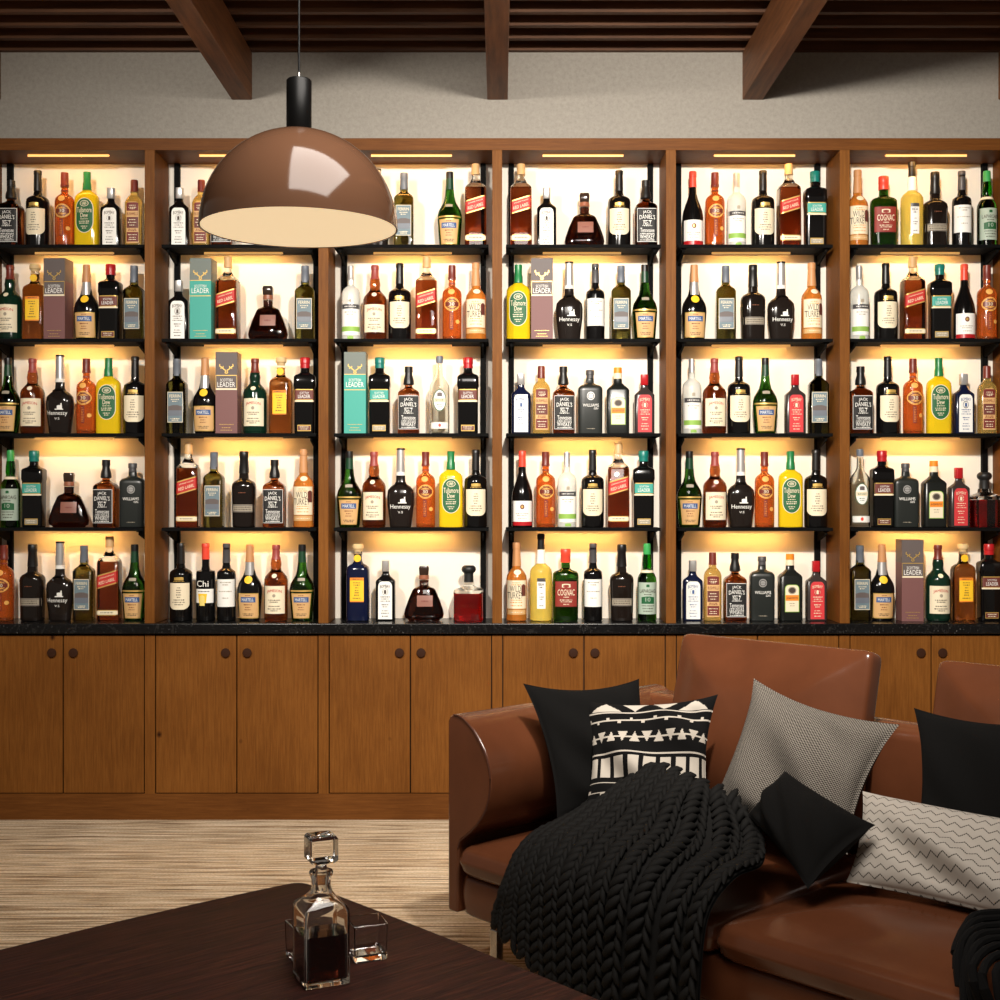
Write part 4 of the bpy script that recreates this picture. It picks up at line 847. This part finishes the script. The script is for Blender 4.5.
b.add(vs, [(k*n+i, k*n+(i+1) % n, (k+1)*n+(i+1) % n, (k+1)*n+i) for k in range(4) for i in range(n)]+[tuple(range(n))[::-1], tuple(4*n+i for i in range(n))], W_TABLE)
b.obj('tabletop', tb, 30)
for x in (.12, Lx-.12):
    for y in (-.12, -Ly+.12):
        b = MB(); b.loft([(0, .016, .016, 2), (TZ-.0352, .026, .026, 2)], W_TABLE, 20); o = b.obj('leg', tb); o.location = (x, y, 0)

# ------------------------------------------------------------------ decanter and tumblers on the table
GL = pm('crystal_glass', (250, 250, 248), .01, trans=1, ior=1.48); WHIS = pm('dark_whisky', (58, 18, 8), .02, trans=1, ior=1.35)
dc = empty('whisky_decanter', (-.348, 2.49, TZ), math.radians(24.5))
tag(dc, 'square glass decanter half full of dark whisky standing on the coffee table', 'decanter')
a = .045
b = MB(); b.keep = True
o_ = [(.0005, a-.002, a-.002, 34), (.003, a, a, 34), (.138, a, a, 34), (.146, a-.001, a-.001, 30), (.150, a-.004, a-.004, 22), (.156, .035, .035, 9), (.164, .027, .027, 4), (.174, .0205, .0205, 2.4), (.184, .0185, .0185, 2), (.196, .019, .019, 2), (.204, .0225, .0225, 2), (.210, .0235, .0235, 2), (.213, .022, .022, 2)]
i_ = [(.012, a-.006, a-.006, 20), (.015, a-.0035, a-.0035, 26), (.137, a-.0033, a-.0033, 26), (.150, a-.008, a-.008, 14), (.160, .024, .024, 4), (.171, .016, .016, 2.4), (.184, .0135, .0135, 2), (.213, .0145, .0145, 2)]
b.loft(o_, GL, 56, top=False); b.loft(i_, GL, 56, top=False, rev=True)
n = 56; k = len(b.v); o0 = (len(o_)-1)*n; i0 = len(o_)*n+(len(i_)-1)*n
for i in range(n): b.f.append([o0+i, o0+(i+1) % n, i0+(i+1) % n, i0+i]); b.mi.append(0)
b.obj('body', dc, 40)
b = MB(); b.loft([(.0125, a-.0066, a-.0066, 20), (.0155, a-.0041, a-.0041, 26), (.097, a-.0041, a-.0041, 26)], WHIS, 48); b.obj('liquid', dc, 40)
b = MB(); q = .0275
b.loft([(.172, .0105, .0105, 2), (.212, .0125, .0125, 2), (.2145, .0125, .0125, 2), (.224, .010, .010, 2), (.229, .016, .016, 3), (.231, q-.004, q-.004, 10), (.236, q, q, 16), (.277, q, q, 16), (.282, q-.003, q-.003, 14), (.283, q-.006, q-.006, 8)], GL, 48); o = b.obj('stopper', dc, 30)
def tumbler(x, y, rz, label):
    b = MB(); b.keep = True; a = .036; H = .075
    o_ = [(.0005, a-.005, a-.005, 26), (.004, a-.002, a-.002, 30), (H-.001, a, a, 30), (H, a-.001, a-.001, 30)]
    i_ = [(.012, a-.007, a-.007, 20), (.016, a-.004, a-.004, 24), (H, a-.0025, a-.0025, 28)]
    b.loft(o_, GL, 48, top=False); b.loft(i_, GL, 48, top=False, rev=True); n = 48
    o0 = 3*n; i0 = 4*n+2*n
    for i in range(n): b.f.append([o0+i, o0+(i+1) % n, i0+(i+1) % n, i0+i]); b.mi.append(0)
    o = b.obj('tumbler', None, 35); o.location = (x, y, TZ); o.rotation_euler = (0, 0, rz); tag(o, label, 'glass', 'square tumblers beside the decanter')
tumbler(-.272, 2.615, math.radians(20), 'empty square glass tumbler right of the whisky decanter')
tumbler(-.392, 2.60, math.radians(28), 'empty square glass tumbler half hidden behind the whisky decanter at left')
